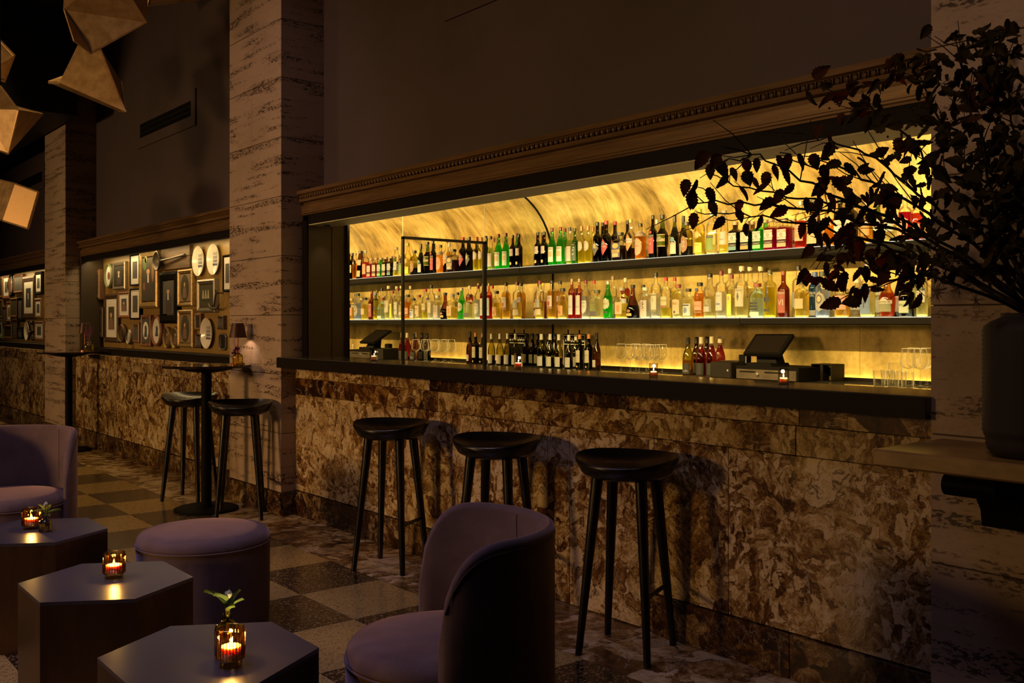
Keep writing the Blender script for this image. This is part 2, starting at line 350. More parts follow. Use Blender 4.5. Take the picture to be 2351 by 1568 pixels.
t = NT('candle_wax'); M['wax'] = t.bsdf((0.95, 0.72, 0.55), 0.5, Subsurface_Weight=1.0, Subsurface_Radius=(1.0, 0.5, 0.28), Subsurface_Scale=0.015)
M['flame'] = emit((1.0, 0.72, 0.42), 9.0)

t = NT('rim_glow_white'); tr = t.n('ShaderNodeBsdfTransparent'); tl = t.n('ShaderNodeBsdfTranslucent'); tl.inputs[0].default_value = (0.95, 0.92, 0.82, 1); df = t.n('ShaderNodeBsdfDiffuse'); df.inputs[0].default_value = (0.9, 0.86, 0.75, 1)  # whitish mix stands in for light gathered in glass rims and bases
m0 = t.n('ShaderNodeMixShader'); m0.inputs[0].default_value = 0.4; t.set(m0.inputs[1], tl.outputs[0]); t.set(m0.inputs[2], df.outputs[0]); m1 = t.n('ShaderNodeMixShader'); m1.inputs[0].default_value = 0.8; t.set(m1.inputs[1], tr.outputs[0]); t.set(m1.inputs[2], m0.outputs[0]); M['rim'] = t.surf(m1.outputs[0])
# ================================================================== STRUCTURE
XP = -6.29            # right side of the middle pillar
XL = -7.173           # its left side
XR = -1.597           # left side of the right pillar
YP, YW, YU = 3.03, 3.14, 3.36   # pillar front, marble front, upper wall
XJ = -6.22            # mirror plane of the bar niche
YB = 5.49             # back wall of the bar niche
# floor: bed, terrazzo tiles, marble border
fl = struct('floor', MB().box(-20, -8, -0.06, 3, 5.6, -0.006), solid((0.03, 0.018, 0.01), 0.6))
TX, TY = 0.5195, 0.4455
tm = {}
for kx in range(-22, 11):
    for ky in range(0, 7):
        dark = (kx+ky) % 2 == 0; k = 'tile_dark' if dark else 'tile_light'
        if k not in tm:
            b = MB().box(-TX/2+0.0012, -TY/2+0.0012, -0.02, TX/2-0.0012, TY/2-0.0012, 0.0, 0.0015); tm[k] = b.mesh('floor_tile')
        x1 = -4.408-kx*0+TX*kx
        o = link('floor_tile', tm[k], fl, M[k]); o.location = (x1-TX/2, 2.677-TY*(ky+0.5), 0)
x = -19.0; rnd = random.Random(5)
while x < 2:
    L = 1.25+rnd.random()*0.3
    obj('marble_slab', MB().box(x+0.0015, 2.679, -0.02, x+L-0.0015, 3.16, 0.0, 0.0015), M['marble_floor'], fl); x += L
struct('ceiling', MB().box(-20, -8, 4.62, 3, 3.5, 4.7), M['ceil'])
bulk = MB().box(-20, -0.6, 3.58, -11.15, 3.00, 4.6)
tag(struct('trim_1', bulk, M['ceil']), None)
# upper wall, three bays
uw = struct('wall_upper', MB().box(-20, YU, 2.16, 3, YU+0.14, 4.65), M['wall'])
# wall vents: frame, dark slot, louvre
for vi, (x0, x1) in enumerate(((-10.28, -8.69), (-4.77, -3.18), (-15.6, -14.0))):
    vt = thing('wall_vent', ['long slotted air vent on dark wall above picture gallery', 'slotted air vent on dark wall above the bar cornice', 'slotted air vent on far left dark wall beside faceted lamps'][vi], 'vent', (x0, YU, 3.135), 0, 'wall vents')
    w, h = x1-x0, 0.34
    f = MB(); t_ = 0.10
    for a in ((0, 0, w, t_), (0, h-t_, w, h), (0, t_, t_, h-t_), (w-t_, t_, w, h-t_)): f.box(a[0], -0.016, a[1], a[2], 0.0, a[3])
    obj('vent_frame', f, M['wall'], vt)
    obj('vent_slot', MB().box(t_, -0.004, t_, w-t_, -0.001, h-t_), M['black'], vt)
    for k in range(2): obj('louvre', MB().box(t_, -0.010, t_+0.045+0.05*k, w-t_, -0.004, t_+0.050+0.05*k), M['ceil'], vt)
# pillars of travertine blocks
ZJ = [0.0, 0.16, 0.571, 0.984, 1.397, 1.81, 2.224, 2.637, 3.053, 3.46, 3.87, 4.62]
def pillar(x0, x1, name='pillar'):
    p = struct(name); g = 0.0018; xm = x0+(x1-x0)*0.46
    for i in range(1, len(ZJ)-1):
        cuts = [x0, xm, x1] if i % 2 == 1 else [x0, x1]
        if i in (5,): cuts = [x0, xm, x1]
        for a, b in zip(cuts[:-1], cuts[1:]):
            obj('travertine_block', MB().box(a+(g if a > x0 else 0), YP, ZJ[i]+g, b-(g if b < x1 else 0), YU+0.10, ZJ[i+1]-g, 0.002), M['trav'], p)
    obj('mortar_core', MB().box(x0+0.006, YP+0.006, 0.16, x1-0.006, YU+0.09, 4.6), solid((0.06, 0.04, 0.025), 0.9), p)
    obj('plinth', MB().box(x0-0.012, YP-0.012, 0, x1+0.012, YW+0.05, 0.158, 0.003), M['marble_dark'], p)
    return p
pillar(XL, XP); pillar(-12.645, -11.75); pillar(XR, -0.72); pillar(-18.1, -17.2)
# marble dado under the bar
wb = struct('wall_bar')
def slabs(parent, cuts, y, z0, z1, mats, d=0.05, name='marble_slab'):
    for i, (a, b) in enumerate(zip(cuts[:-1], cuts[1:])):
        obj(name, MB().box(a+0.0012, y, z0+0.0012, b-0.0012, y+d, z1-0.0012, 0.0018), M[mats[i % len(mats)]], parent)
obj('backing', MB().box(XP, YW+0.012, 0, XR, YW+0.10, 1.03), M['black'], wb)
slabs(wb, [XP, -4.62, -3.05, -2.167, XR], YW, 0.955, 1.031, ['marble', 'marble_dark', 'marble', 'marble_rust'])
slabs(wb, [XP, -4.54, -2.182, XR], YW, 0.842, 0.955, ['marble_rust', 'marble', 'marble'])
slabs(wb, [XP, -4.40, -3.60], YW, 0.172, 0.842, ['marble', 'marble'])
slabs(wb, [-3.60, -3.44, -2.90], YW, 0.004, 0.842, ['marble', 'marble'])
slabs(wb, [-2.90, -2.498, XR], YW, 0.172, 0.842, ['marble', 'marble'])
slabs(wb, [XP, -5.2, -3.602], YW-0.015, 0.0, 0.170, ['marble_dark'], name='skirting_slab')
slabs(wb, [-2.898, -2.2, XR], YW-0.015, 0.0, 0.170, ['marble_dark'], name='skirting_slab')
# bar counter top
bt = thing('bar_counter', 'long polished black bar counter top above the marble front', 'counter', (-4, 3.0, 1.043))
obj('counter_top', MB().box(-2.29, 0.0, 0.0, XR+4+0.0, 0.335, 0.062, 0.004), M['bar'], bt)
obj('counter_edge', MB().box(-2.29, -0.004, -0.010, XR+4, 0.0, 0.0585), M['frame_black'], bt)  # black facing added so the front stays dark beside the lightened top
obj('counter_lip', MB().box(-2.29, 0.0, -0.010, XR+4, 0.03, 0.0), M['frame_black'], bt)
# niche: mirror end wall, jamb, back wall, cove, soffit
nl = struct('wall_niche_left', MB().box(XP-0.2, 3.20, 0.0, XJ, 3.50, 2.09), M['jamb'])
obj('jamb_seam', MB().box(XJ, 3.385, 1.0, XJ+0.002, 3.389, 2.06), M['black'], nl)
obj('jamb_edge', MB().box(XJ, 3.498, 0.9, XJ+0.022, 3.52, 2.5), M['frame_black'], nl)
mi = struct('wall_mirror', MB().box(XJ-0.05, 3.52, 0.0, XJ, YB+0.05, 2.6), M['mirror'])
d = MB()  # framed door in the mirror: two posts and a top bar
Y0, Y1, ZT = 3.985, 4.757, 1.985
obj('door_frame', MB().box(XJ, Y0-0.008, 0.0, XJ+0.012, Y0+0.008, ZT), M['black'], mi)
obj('door_frame', MB().box(XJ, Y1-0.014, 0.0, XJ+0.012, Y1+0.014, ZT), M['black'], mi)
obj('door_frame', MB().box(XJ, Y0-0.008, ZT-0.012, XJ+0.012, Y1+0.014, ZT+0.008), M['black'], mi)
for yy in (Y0, Y1): obj('glass_joint', MB().box(XJ, yy-0.002, ZT+0.008, XJ+0.002, yy+0.002, 2.46), solid((0.30, 0.25, 0.15), 0.4), mi)
XE = -1.2
bw = struct('wall_niche_back')
for a, b in ((XJ, -4.9), (-4.9, -3.35), (-3.35, XE)): obj('brass_panel', MB().box(a+0.001, YB, 0.0, b-0.001, YB+0.03, 1.85), M['panel'], bw)
R_, z0_, n_ = 0.62, 1.85, 16
for a, b in ((XJ, -4.9), (-4.9, -3.35), (-3.35, XE)):
    m = MB(); vs = []; fs = []
    for i in range(n_+1):
        q = math.pi/2*i/n_
        for xx in (a+0.0015, b-0.0015): vs.append((xx, YB-R_+R_*math.cos(q), z0_+R_*math.sin(q)))
        for xx in (a+0.0015, b-0.0015): vs.append((xx, YB-R_+(R_+0.03)*math.cos(q), z0_+(R_+0.03)*math.sin(q)))
    for i in range(n_): k = i*4; fs += [(k, k+1, k+5, k+4), (k+2, k+6, k+7, k+3), (k, k+4, k+6, k+2), (k+1, k+3, k+7, k+5)]
    m.add(vs, fs); obj('cove_panel', m, M['cove'], bw, True, rc=True)
_arc = [(XJ+0.004, YB-0.004, 0.99), (XJ+0.004, YB-0.004, 1.85)]+[(XJ+0.004, YB-R_+(R_-0.004)*math.cos(math.pi/2*i/16), z0_+(R_-0.004)*math.sin(math.pi/2*i/16)) for i in range(1, 15)]
obj('corner_trim', MB().tube(_arc, 0.006, 6), M['black'], bw, True)
struct('ceiling_niche', MB().box(XJ, 3.44, 2.47, XE, YB-R_, 2.50), M['jamb'])
struct('wall_niche_right', MB().box(XE, 3.2, 0, XE+0.1, YB+0.05, 2.5), M['jamb'])
obj('niche_pillar', MB().box(XR-0.012, 3.25, 0.95, XE, 3.30, 2.05), M['frame_black'], bpy.data.objects['wall_niche_right'])
# header and soffit over the opening
hd = struct('trim_header', MB().box(XP, 3.20, 2.032, XR, 3.415, 2.12), M['frame_black'])
obj('soffit_board', MB().box(XP+0.02, 3.205, 2.026, XR, 3.412, 2.0325), M['sage'], hd)
obj('header_back', MB().box(XP, 3.395, 2.032, XR, 3.44, 2.5), M['frame_black'], hd)
obj('jamb_front', MB().box(XP, 3.19, 1.105, XJ-0.0, 3.205, 2.06), M['frame_black'], hd)
# small downlight in the soffit, left end
dl = thing('downlight', 'small round recessed downlight in the bar soffit beside mirror jamb', 'lamp', (-6.13, 3.30, 2.018))
obj('trim_ring', MB().lathe([(0.022, 0.008), (0.022, 0.0), (0.015, 0.0), (0.015, 0.008)], 16, cap=False), M['black'], dl)
obj('lens', MB().lathe([(0.015, 0.004), (0.015, 0.006)], 16), emit((1.0, 0.85, 0.6), 6.0), dl)
spot('downlight_beam', (-6.13, 3.30, 2.012), (-6.18, 3.30, 1.2), 1.2, (1, 0.8, 0.5), 70, 0.8, 0.01)
# cornices
def cornice(name, x0, x1, eggs):
    P = [(YU+0.02, 2.305), (3.15, 2.266), (3.148, 2.242), (3.165, 2.240), (3.168, 2.236), (3.190, 2.212), (3.168, 2.211), (3.165, 2.190), (3.200, 2.187), (3.205, 2.168), (3.182, 2.165),
         (3.190, 2.124), (3.180, 2.118), (3.180, 2.110), (3.188, 2.106), (3.190, 2.098), (YU+0.02, 2.098)]
    c = struct(name, MB().profile_x(P, x0, x1), M['cornice'], rc=True)
    if eggs:
        n = int((x1-x0)/0.036)
        e = MB().lathe([(0.0005, -0.016), (0.009, -0.011), (0.013, -0.002), (0.011, 0.007), (0.006, 0.012)], 8); e.v = [(x_, y_*0.8, z_) for x_, y_, z_ in e.v]; em = e.mesh('egg_ornament', True)
        dm = MB().prism([(-0.003, 0.012), (0.003, 0.012), (0.0, -0.014)], -0.006, 0.006, lambda x_, y_, z_: (x_, z_, y_)).mesh('dart_ornament')
        for i in range(n):
            xx = x0+0.018+0.036*i
            o = link('egg_ornament', em, c, M['orn']); o.location = (xx, 3.172, 2.226)
            if xx > -4.6: o = link('dart_ornament', dm, c, M['orn']); o.location = (xx+0.018, 3.170, 2.225)
    return c
cornice('trim_2', XP, XR, True); cornice('trim_3', -11.75, XL, False); cornice('trim_4', -17.2, -12.645, False)
# gallery bays
def bay(name, x0, x1):
    w = struct(name)
    n = max(2, int((x1-x0)/1.5)); cuts = [x0+(x1-x0)*i/n for i in range(n+1)]
    obj('backing', MB().box(x0, YW+0.012, 0, x1, YW+0.07, 0.98), M['black'], w)
    slabs(w, cuts, YW, 0.172, 0.862, ['marble_gold', 'marble'])
    slabs(w, [x0, x0+(x1-x0)*0.37, x0+(x1-x0)*0.72, x1], YW, 0.862, 0.955, ['marble', 'marble_gold'])
    slabs(w, cuts, YW-0.015, 0.0, 0.170, ['marble_dark'], name='skirting_slab')
    obj('marble_ledge', MB().box(x0, YW-0.018, 0.957, x1, 3.24, 1.003, 0.004), M['marble'], w)
    obj('sill', MB().box(x0, 3.20, 1.003, x1, 3.44, 1.068), M['frame_black'], w)
    obj('picture_wall', MB().box(x0, 3.43, 1.0, x1, 3.50, 2.12), M['goldwall'], w)
    obj('side_panel', MB().box(x0, 3.19, 1.0, x0+0.045, 3.44, 2.1), M['jamb'], w)
    obj('header', MB().box(x0, 3.20, 2.035, x1, 3.245, 2.12), M['frame_black'], w)
    obj('niche_top', MB().box(x0, 3.24, 2.10, x1, 3.45, 2.12), M['frame_black'], w)
bay('wall_gallery', -11.75, XL); bay('wall_gallery_far', -17.2, -12.645)
# bartender side: back counter with led channel
bc = thing('back_counter', 'dark back bar counter along the brass wall below the shelves', 'counter', (XJ, 0, 0))
Lw = XE-XJ
obj('counter_top', MB().box(0.002, 4.93, 0.945, Lw, 5.45, 0.982, 0.003), M['bar'], bc)
obj('counter_front', MB().box(0.002, 4.97, 0.05, Lw, 5.0, 0.945), M['frame_black'], bc)
obj('led_rail', MB().box(0.002, 5.435, 0.982, Lw, 5.447, 1.004), M['frame_black'], bc)
obj('led_strip', MB().box(0.01, 5.455, 0.975, Lw-0.02, 5.475, 0.985), emit((1.0, 0.68, 0.22), 34.0), bc)
# two lit glass shelves
def shelf(name, z, label, cuts):
    s = thing(name, label, 'shelf', (XJ, 0, z), 0, 'back bar shelves')
    for i, (a, b) in enumerate(zip(cuts[:-1], cuts[1:])):
        a -= XJ; b -= XJ
        obj('fascia', MB().box(a+0.002, 5.12, -0.046+(0.004 if i == 1 and z < 1.5 else 0), b-0.001, 5.132, -0.006), M['steel'], s)
        obj('tray', MB().box(a+0.002, 5.132, -0.046, b-0.001, 5.46, -0.040), M['steel'], s)
        obj('light_panel', MB().box(a+0.01, 5.14, -0.034, b-0.01, 5.25, -0.030), emit((1.0, 0.84, 0.52), 17.0), s)
        obj('glass_top', MB().box(a+0.002, 5.118, -0.006, b-0.001, 5.46, 0.0), M['greenedge'], s)
        obj('edge_glow_strip', MB().box(a+0.004, 5.1165, -0.005, b-0.003, 5.118, -0.001), emit((1.0, 0.93, 0.70), 0.9), s)  # emissive strip added to stand in for light caught in the glass edge
    return s
shelf('bottle_shelf', 1.803, 'upper lit glass shelf with dark metal edge, full of aperitif bottles', [XJ, -3.9, XE])
shelf('bottle_shelf', 1.377, 'lower lit glass shelf with dark metal edge at eye level, full of spirits', [XJ, -3.98, XE])
# ================================================================== TEXT (flat print)
_txt = {}
def make_texts(strings):
    obs = []
    for s in strings:
        c = bpy.data.curves.new('t', 'FONT'); c.body = s; c.size = 1.0; c.align_x = 'CENTER'; c.resolution_u = 1
        o = bpy.data.objects.new('t', c); COL.objects.link(o); obs.append((s, o, c))
    bpy.context.view_layer.update(); dg = bpy.context.evaluated_depsgraph_get()
    for s, o, c in obs:
        m = bpy.data.meshes.new_from_object(o.evaluated_get(dg))
        vs = [tuple(v.co) for v in m.vertices]; fs = [tuple(p.vertices) for p in m.polygons]
        x0 = min(v[0] for v in vs); x1 = max(v[0] for v in vs); y0 = min(v[1] for v in vs); y1 = max(v[1] for v in vs)
        k = 1.0/(x1-x0)
        _txt[s] = ([((v[0]-(x0+x1)/2)*k, (v[1]-(y0+y1)/2)*k) for v in vs], fs, (y1-y0)*k)   # width 1
        bpy.data.meshes.remove(m)
    for s, o, c in obs: bpy.data.objects.remove(o); bpy.data.curves.remove(c)
# ================================================================== BOTTLES
PROF = {  # radius (1 = body), height (1 = top of glass without cap)
 'verm': [(0.9, 0.0), (1, 0.02), (1, 0.52), (0.92, 0.58), (0.62, 0.70), (0.44, 0.78), (0.38, 0.84), (0.36, 1.0)],
 'wine': [(0.9, 0.0), (1, 0.02), (1, 0.46), (0.93, 0.54), (0.72, 0.64), (0.46, 0.74), (0.36, 0.82), (0.33, 1.0)],
 'bord': [(0.9, 0.0), (1, 0.02), (1, 0.60), (0.93, 0.65), (0.62, 0.70), (0.42, 0.74), (0.38, 0.80), (0.37, 1.0)],
 'cyl':  [(0.92, 0.0), (1, 0.02), (1, 0.66), (0.95, 0.71), (0.78, 0.755), (0.48, 0.78), (0.36, 0.81), (0.34, 1.0)],
 'squat':[(0.9, 0.0), (1, 0.02), (1, 0.62), (0.95, 0.70), (0.80, 0.765), (0.48, 0.80), (0.36, 0.83), (0.36, 1.0)],
 'sq':   [(0.95, 0.0), (1, 0.02), (1, 0.66), (0.94, 0.72), (0.70, 0.765), (0.42, 0.79), (0.36, 0.83), (0.36, 1.0)],
 'bell': [(0.86, 0.0), (0.98, 0.05), (1, 0.22), (0.94, 0.34), (0.70, 0.48), (0.46, 0.60), (0.34, 0.72), (0.30, 0.84), (0.32, 1.0)],
 'cone': [(0.95, 0.0), (1, 0.02), (0.98, 0.10), (0.80, 0.50), (0.62, 0.78), (0.50, 0.88), (0.46, 1.0)],
 'dram': [(0.82, 0.0), (0.9, 0.03), (1, 0.40), (0.98, 0.55), (0.80, 0.66), (0.52, 0.76), (0.40, 0.84), (0.40, 1.0)],
 'big':  [(0.92, 0.0), (1, 0.02), (1, 0.58), (0.96, 0.64), (0.84, 0.70), (0.50, 0.735), (0.40, 0.76), (0.37, 1.0)],
 'lady': [(0.80, 0.0), (0.84, 0.02), (0.78, 0.20), (1, 0.34), (1, 0.52), (0.9, 0.60), (0.52, 0.68), (0.40, 0.74), (0.34, 0.88), (0.36, 1.0)],
}
def sqg(p):
    def g(a): c, s = abs(math.cos(a)), abs(math.sin(a)); return 1.0/((c**p+s**p)**(1.0/p))
    return g
def profr(pr, z):
    for (r0, z0), (r1, z1) in zip(pr[:-1], pr[1:]):
        if z0 <= z <= z1: return r0+(r1-r0)*((z-z0)/(z1-z0) if z1 > z0 else 0)
    return pr[-1][0]
GL = dict(clear=(0.985, 0.98, 0.94), green=(0.10, 0.62, 0.12), dgreen=(0.16, 0.30, 0.05), brown=(0.10, 0.035, 0.012), black=(0.035, 0.02, 0.012), amber=(0.62, 0.30, 0.10),
          yellow=(0.95, 0.88, 0.40), blue=(0.05, 0.16, 0.75), mint=(0.72, 0.92, 0.80), olive=(0.42, 0.38, 0.06), red=(0.72, 0.20, 0.12), redbrown=(0.24, 0.06, 0.03), vgreen=(0.10, 0.55, 0.12))
LQ = dict(amber=(1.0, 0.60, 0.10), gold=(1.0, 0.74, 0.16), orange=(0.98, 0.42, 0.03), yellow=(1.0, 0.86, 0.18), straw=(1.0, 0.90, 0.50), red=(0.70, 0.08, 0.05), magenta=(0.52, 0.01, 0.09), pink=(0.98, 0.50, 0.40),
          green=(0.20, 0.80, 0.10), dark=(0.06, 0.02, 0.01), water=(0.97, 0.96, 0.88), rose=(0.45, 0.03, 0.06), rust=(0.75, 0.22, 0.05), bluew=(0.62, 0.70, 0.98), palegreen=(0.75, 0.88, 0.30))
CP = dict(burg=(0.22, 0.03, 0.03), red=(0.55, 0.03, 0.05), black=(0.012, 0.010, 0.010), navy=(0.03, 0.03, 0.09), dgreen=(0.02, 0.04, 0.02), copper=(0.60, 0.26, 0.09), cork=(0.38, 0.26, 0.14), white=(0.72, 0.70, 0.64), silver=(0.55, 0.56, 0.58),
          gold=(0.62, 0.45, 0.14), tan=(0.55, 0.38, 0.20), olive=(0.10, 0.09, 0.03), yellow=(0.85, 0.65, 0.05), rustc=(0.30, 0.06, 0.03), pale=(0.75, 0.62, 0.42), blue=(0.08, 0.14, 0.45), grey=(0.40, 0.36, 0.34), lime=(0.45, 0.50, 0.06), none=None)
LB = dict(cream=(0.55, 0.49, 0.38), white=(0.55, 0.54, 0.52), pinkw=(0.56, 0.45, 0.40), black=(0.02, 0.018, 0.015), red=(0.42, 0.04, 0.06), tan=(0.58, 0.42, 0.24), green=(0.18, 0.28, 0.05), teal=(0.12, 0.26, 0.26), brown=(0.30, 0.13, 0.05),
          gold=(0.62, 0.42, 0.14), navy=(0.05, 0.05, 0.13), grey=(0.34, 0.32, 0.29), olive=(0.24, 0.22, 0.12), orange=(0.55, 0.26, 0.08), dred=(0.35, 0.07, 0.05), blue=(0.16, 0.22, 0.36), yellow=(0.85, 0.68, 0.08), sage=(0.46, 0.48, 0.34), salmon=(0.72, 0.30, 0.20),
          dgrey=(0.10, 0.085, 0.075), purple=(0.13, 0.10, 0.26), lgreen=(0.22, 0.48, 0.18), pgreen=(0.62, 0.70, 0.58), mgrey=(0.52, 0.50, 0.46), dkgreen=(0.07, 0.10, 0.07))
LB = {k: tuple(c*0.58 for c in v) for k, v in LB.items()}; CP = {k: (tuple(c*0.6 for c in v) if v else None) for k, v in CP.items()}
_bm = {}
def bottle(spec, h, r, name, lab, loc, group):
    typ, gcol, liq, cap, labels, texts = spec
    key = repr(spec)+'%.3f%.4f' % (h, r)
    b = thing(name, lab, 'bottle', loc, 0, group)
    sqr = typ in ('sq', 'sqlow'); g = sqg(5.0) if sqr else None
    pr = PROF['sq' if sqr else typ]; n = 20
    ch = {'copper': 0.13, 'white': 0.14, 'burg': 0.10, 'none': 0.0}.get(cap, 0.09)
    if typ in ('squat', 'sq', 'dram'): ch = 0.10
    if typ == 'wine' and cap not in ('none',): ch = 0.17
    hg = h*(1-0.03)
    if key not in _bm:
        parts = []
        body = MB().lathe([(rr*r, z*hg) for rr, z in pr], n, g=g).mesh('glass_body', True, 0.9); body.materials.append(glass(GL[gcol], 1.0, 0.95 if gcol in ('clear', 'mint', 'yellow') else 0.55)); parts.append(('glass_body', body, None))
        if liq and liq[0] != 'none':
            lc, fill = liq; q = [(rr*r*0.93, z*hg) for rr, z in pr if 0.01 < z < fill]; q = [(0.9*r*0.93, 0.015*hg)]+q+[(profr(pr, fill)*r*0.93, fill*hg)]
            lm = MB().lathe(q, n, g=g).mesh('liquid', True, 0.9); lm.materials.append(liquid(LQ[lc])); parts.append(('liquid', lm, None))
        if gcol in ('clear', 'mint', 'yellow'):
            bm_ = MB().lathe([(r*0.80, 0.0015), (r*0.86, 0.02*hg), (r*0.86, 0.035*hg), (r*0.4, 0.05*hg)], n, g=g).mesh('glass_base', True); bm_.materials.append(M['rim']); parts.append(('glass_base', bm_, None))  # whitened disc imitates shelf light glowing in the thick bottle base
        if CP.get(cap):
            rn = pr[-1][0]*r
            if typ in ('squat', 'sq', 'dram'): q = [(rn*1.0, h*(1-ch)), (rn*1.45, h*(1-ch)), (rn*1.45, h), (rn*1.3, h*1.004)]
            elif typ == 'wine': q = [(rn*1.28, h*(1-ch)), (rn*1.16, h*0.96), (rn*1.18, h*0.965), (rn*1.18, h), (rn*1.0, h*1.004)]
            else: q = [(rn*1.12, h*(1-ch)), (rn*1.14, h*0.992), (rn*0.9, h*1.002)]
            cm = MB().lathe(q, 14).mesh('cap', True, 0.6); cm.materials.append(solid(CP[cap], 0.35, 0.3 if cap in ('silver', 'gold', 'copper') else 0.0)); parts.append(('cap', cm, None))
        def wrap(x, z, k):   # x metres along the surface from the front (-y), z height
            rr = profr(pr, min(z/hg, 1))*r*k; a = -math.pi/2+x/max(rr, 1e-4); gg = g(a) if g else 1.0; return (rr*gg*math.cos(a), rr*gg*math.sin(a), z)
        lab_i = []
        for li, (kind, za, zb, span, lc) in enumerate(labels):
            half = math.radians(span)/2*r; ny, nx = (8, 10) if kind != 'rect' else (2, 10); vs = []; fs = []
            for j in range(ny+1):
                tt = j/ny; z = (za+(zb-za)*tt)*hg
                wf = {'rect': 1.0, 'oval': math.sqrt(max(0.0, 1-(2*tt-1)**2)), 'diamond': 1-abs(2*tt-1)}[kind]
                for i in range(nx+1): vs.append(wrap(half*wf*(2*i/nx-1), z, 1.012+0.006*li))
            for j in range(ny):
                for i in range(nx): k = j*(nx+1)+i; fs.append((k, k+1, k+nx+2, k+nx+1))
            m = MB().add(vs, fs).mesh('paper_label', True); m.materials.append(solid(LB.get(lc) or CP[lc], 0.6)); lab_i.append((za, zb, len(parts))); parts.append(('paper_label', m, None))
        for (s, zc, wd_, tc) in texts:
            tv, tf, th = _txt[s]; w = wd_*2*r; vs = [wrap(x*w, zc*hg+y*w, 1.034) for x, y in tv]
            m = MB().add(vs, tf).mesh('lettering'); m.materials.append(solid(LB.get(tc) or CP[tc], 0.6)); hit = [i_ for a_, b_, i_ in lab_i if a_ <= zc <= b_]; parts.append(('lettering', m, hit[-1] if hit else None))
        _bm[key] = parts
    made = []
    for nm, m, pi in _bm[key]: made.append(link(nm, m, b if pi is None else made[pi]))
    return b
# spec rows: u, v_top, width_px, row(0 front,1 back), type, glass, (liquid, fill), cap, labels, texts, description
FR = 'rect'
def R(a, b, s, c): return (FR, a, b, s, c)
GREENV = ('verm', 'green', ('green', 0.70), 'burg', [R(0.10, 0.50, 120, 'pgreen'), R(0.42, 0.49, 122, 'cream'), R(0.24, 0.38, 90, 'tan'), R(0.79, 0.86, 300, 'cream')], [('MARTINI', 0.455, 0.62, 'black')])
BRN = ('bord', 'brown', ('dark', 0.80), 'black', [R(0.38, 0.60, 95, 'pinkw'), ('oval', 0.10, 0.20, 50, 'gold')], [('Dorado', 0.50, 0.5, 'dgrey')])
COCCHI = ('bord', 'yellow', ('yellow', 0.55), 'copper', [('oval', 0.33, 0.62, 110, 'pinkw')], [('COCCHI', 0.55, 0.45, 'dgrey'), ('ICANO', 0.39, 0.40, 'dgrey')])
CYN = ('bord', 'black', ('dark', 0.8), 'black', [('diamond', 0.16, 0.56, 120, 'dgrey'), ('oval', 0.36, 0.48, 40, 'gold')], [('CYNAR', 0.37, 0.75, 'cream')])
CYR = ('bord', 'black', ('dark', 0.8), 'red', [('diamond', 0.16, 0.58, 120, 'red'), ('oval', 0.42, 0.50, 40, 'teal')], [('CYNAR', 0.38, 0.75, 'white')])
def FACC(gl, lq, txt, band): return ('sq', gl, lq, 'cork', [R(0.33, 0.66, 82, 'white'), R(0.21, 0.30, 82, 'black'), R(0.09, 0.21, 82, band)], [('FACCIA', 0.60, 0.75, txt), ('BRUTTO', 0.39, 0.80, txt), ('o', 0.49, 0.3, txt), ('CENTERBE', 0.255, 0.5, 'tan')])
GROUSE = ('cyl', 'clear', ('amber', 0.74), 'black', [R(0.26, 0.62, 95, 'pinkw'), R(0.26, 0.33, 96, 'brown'), ('oval', 0.34, 0.48, 40, 'dred')], [('FAMOUS', 0.57, 0.55, 'dgrey'), ('GROUSE', 0.53, 0.5, 'dgrey')])
HONEY = ('cyl', 'red', ('red', 0.68), 'tan', [R(0.10, 0.60, 110, 'mgrey')], [('CAMPARI', 0.30, 0.7, 'dgrey')])
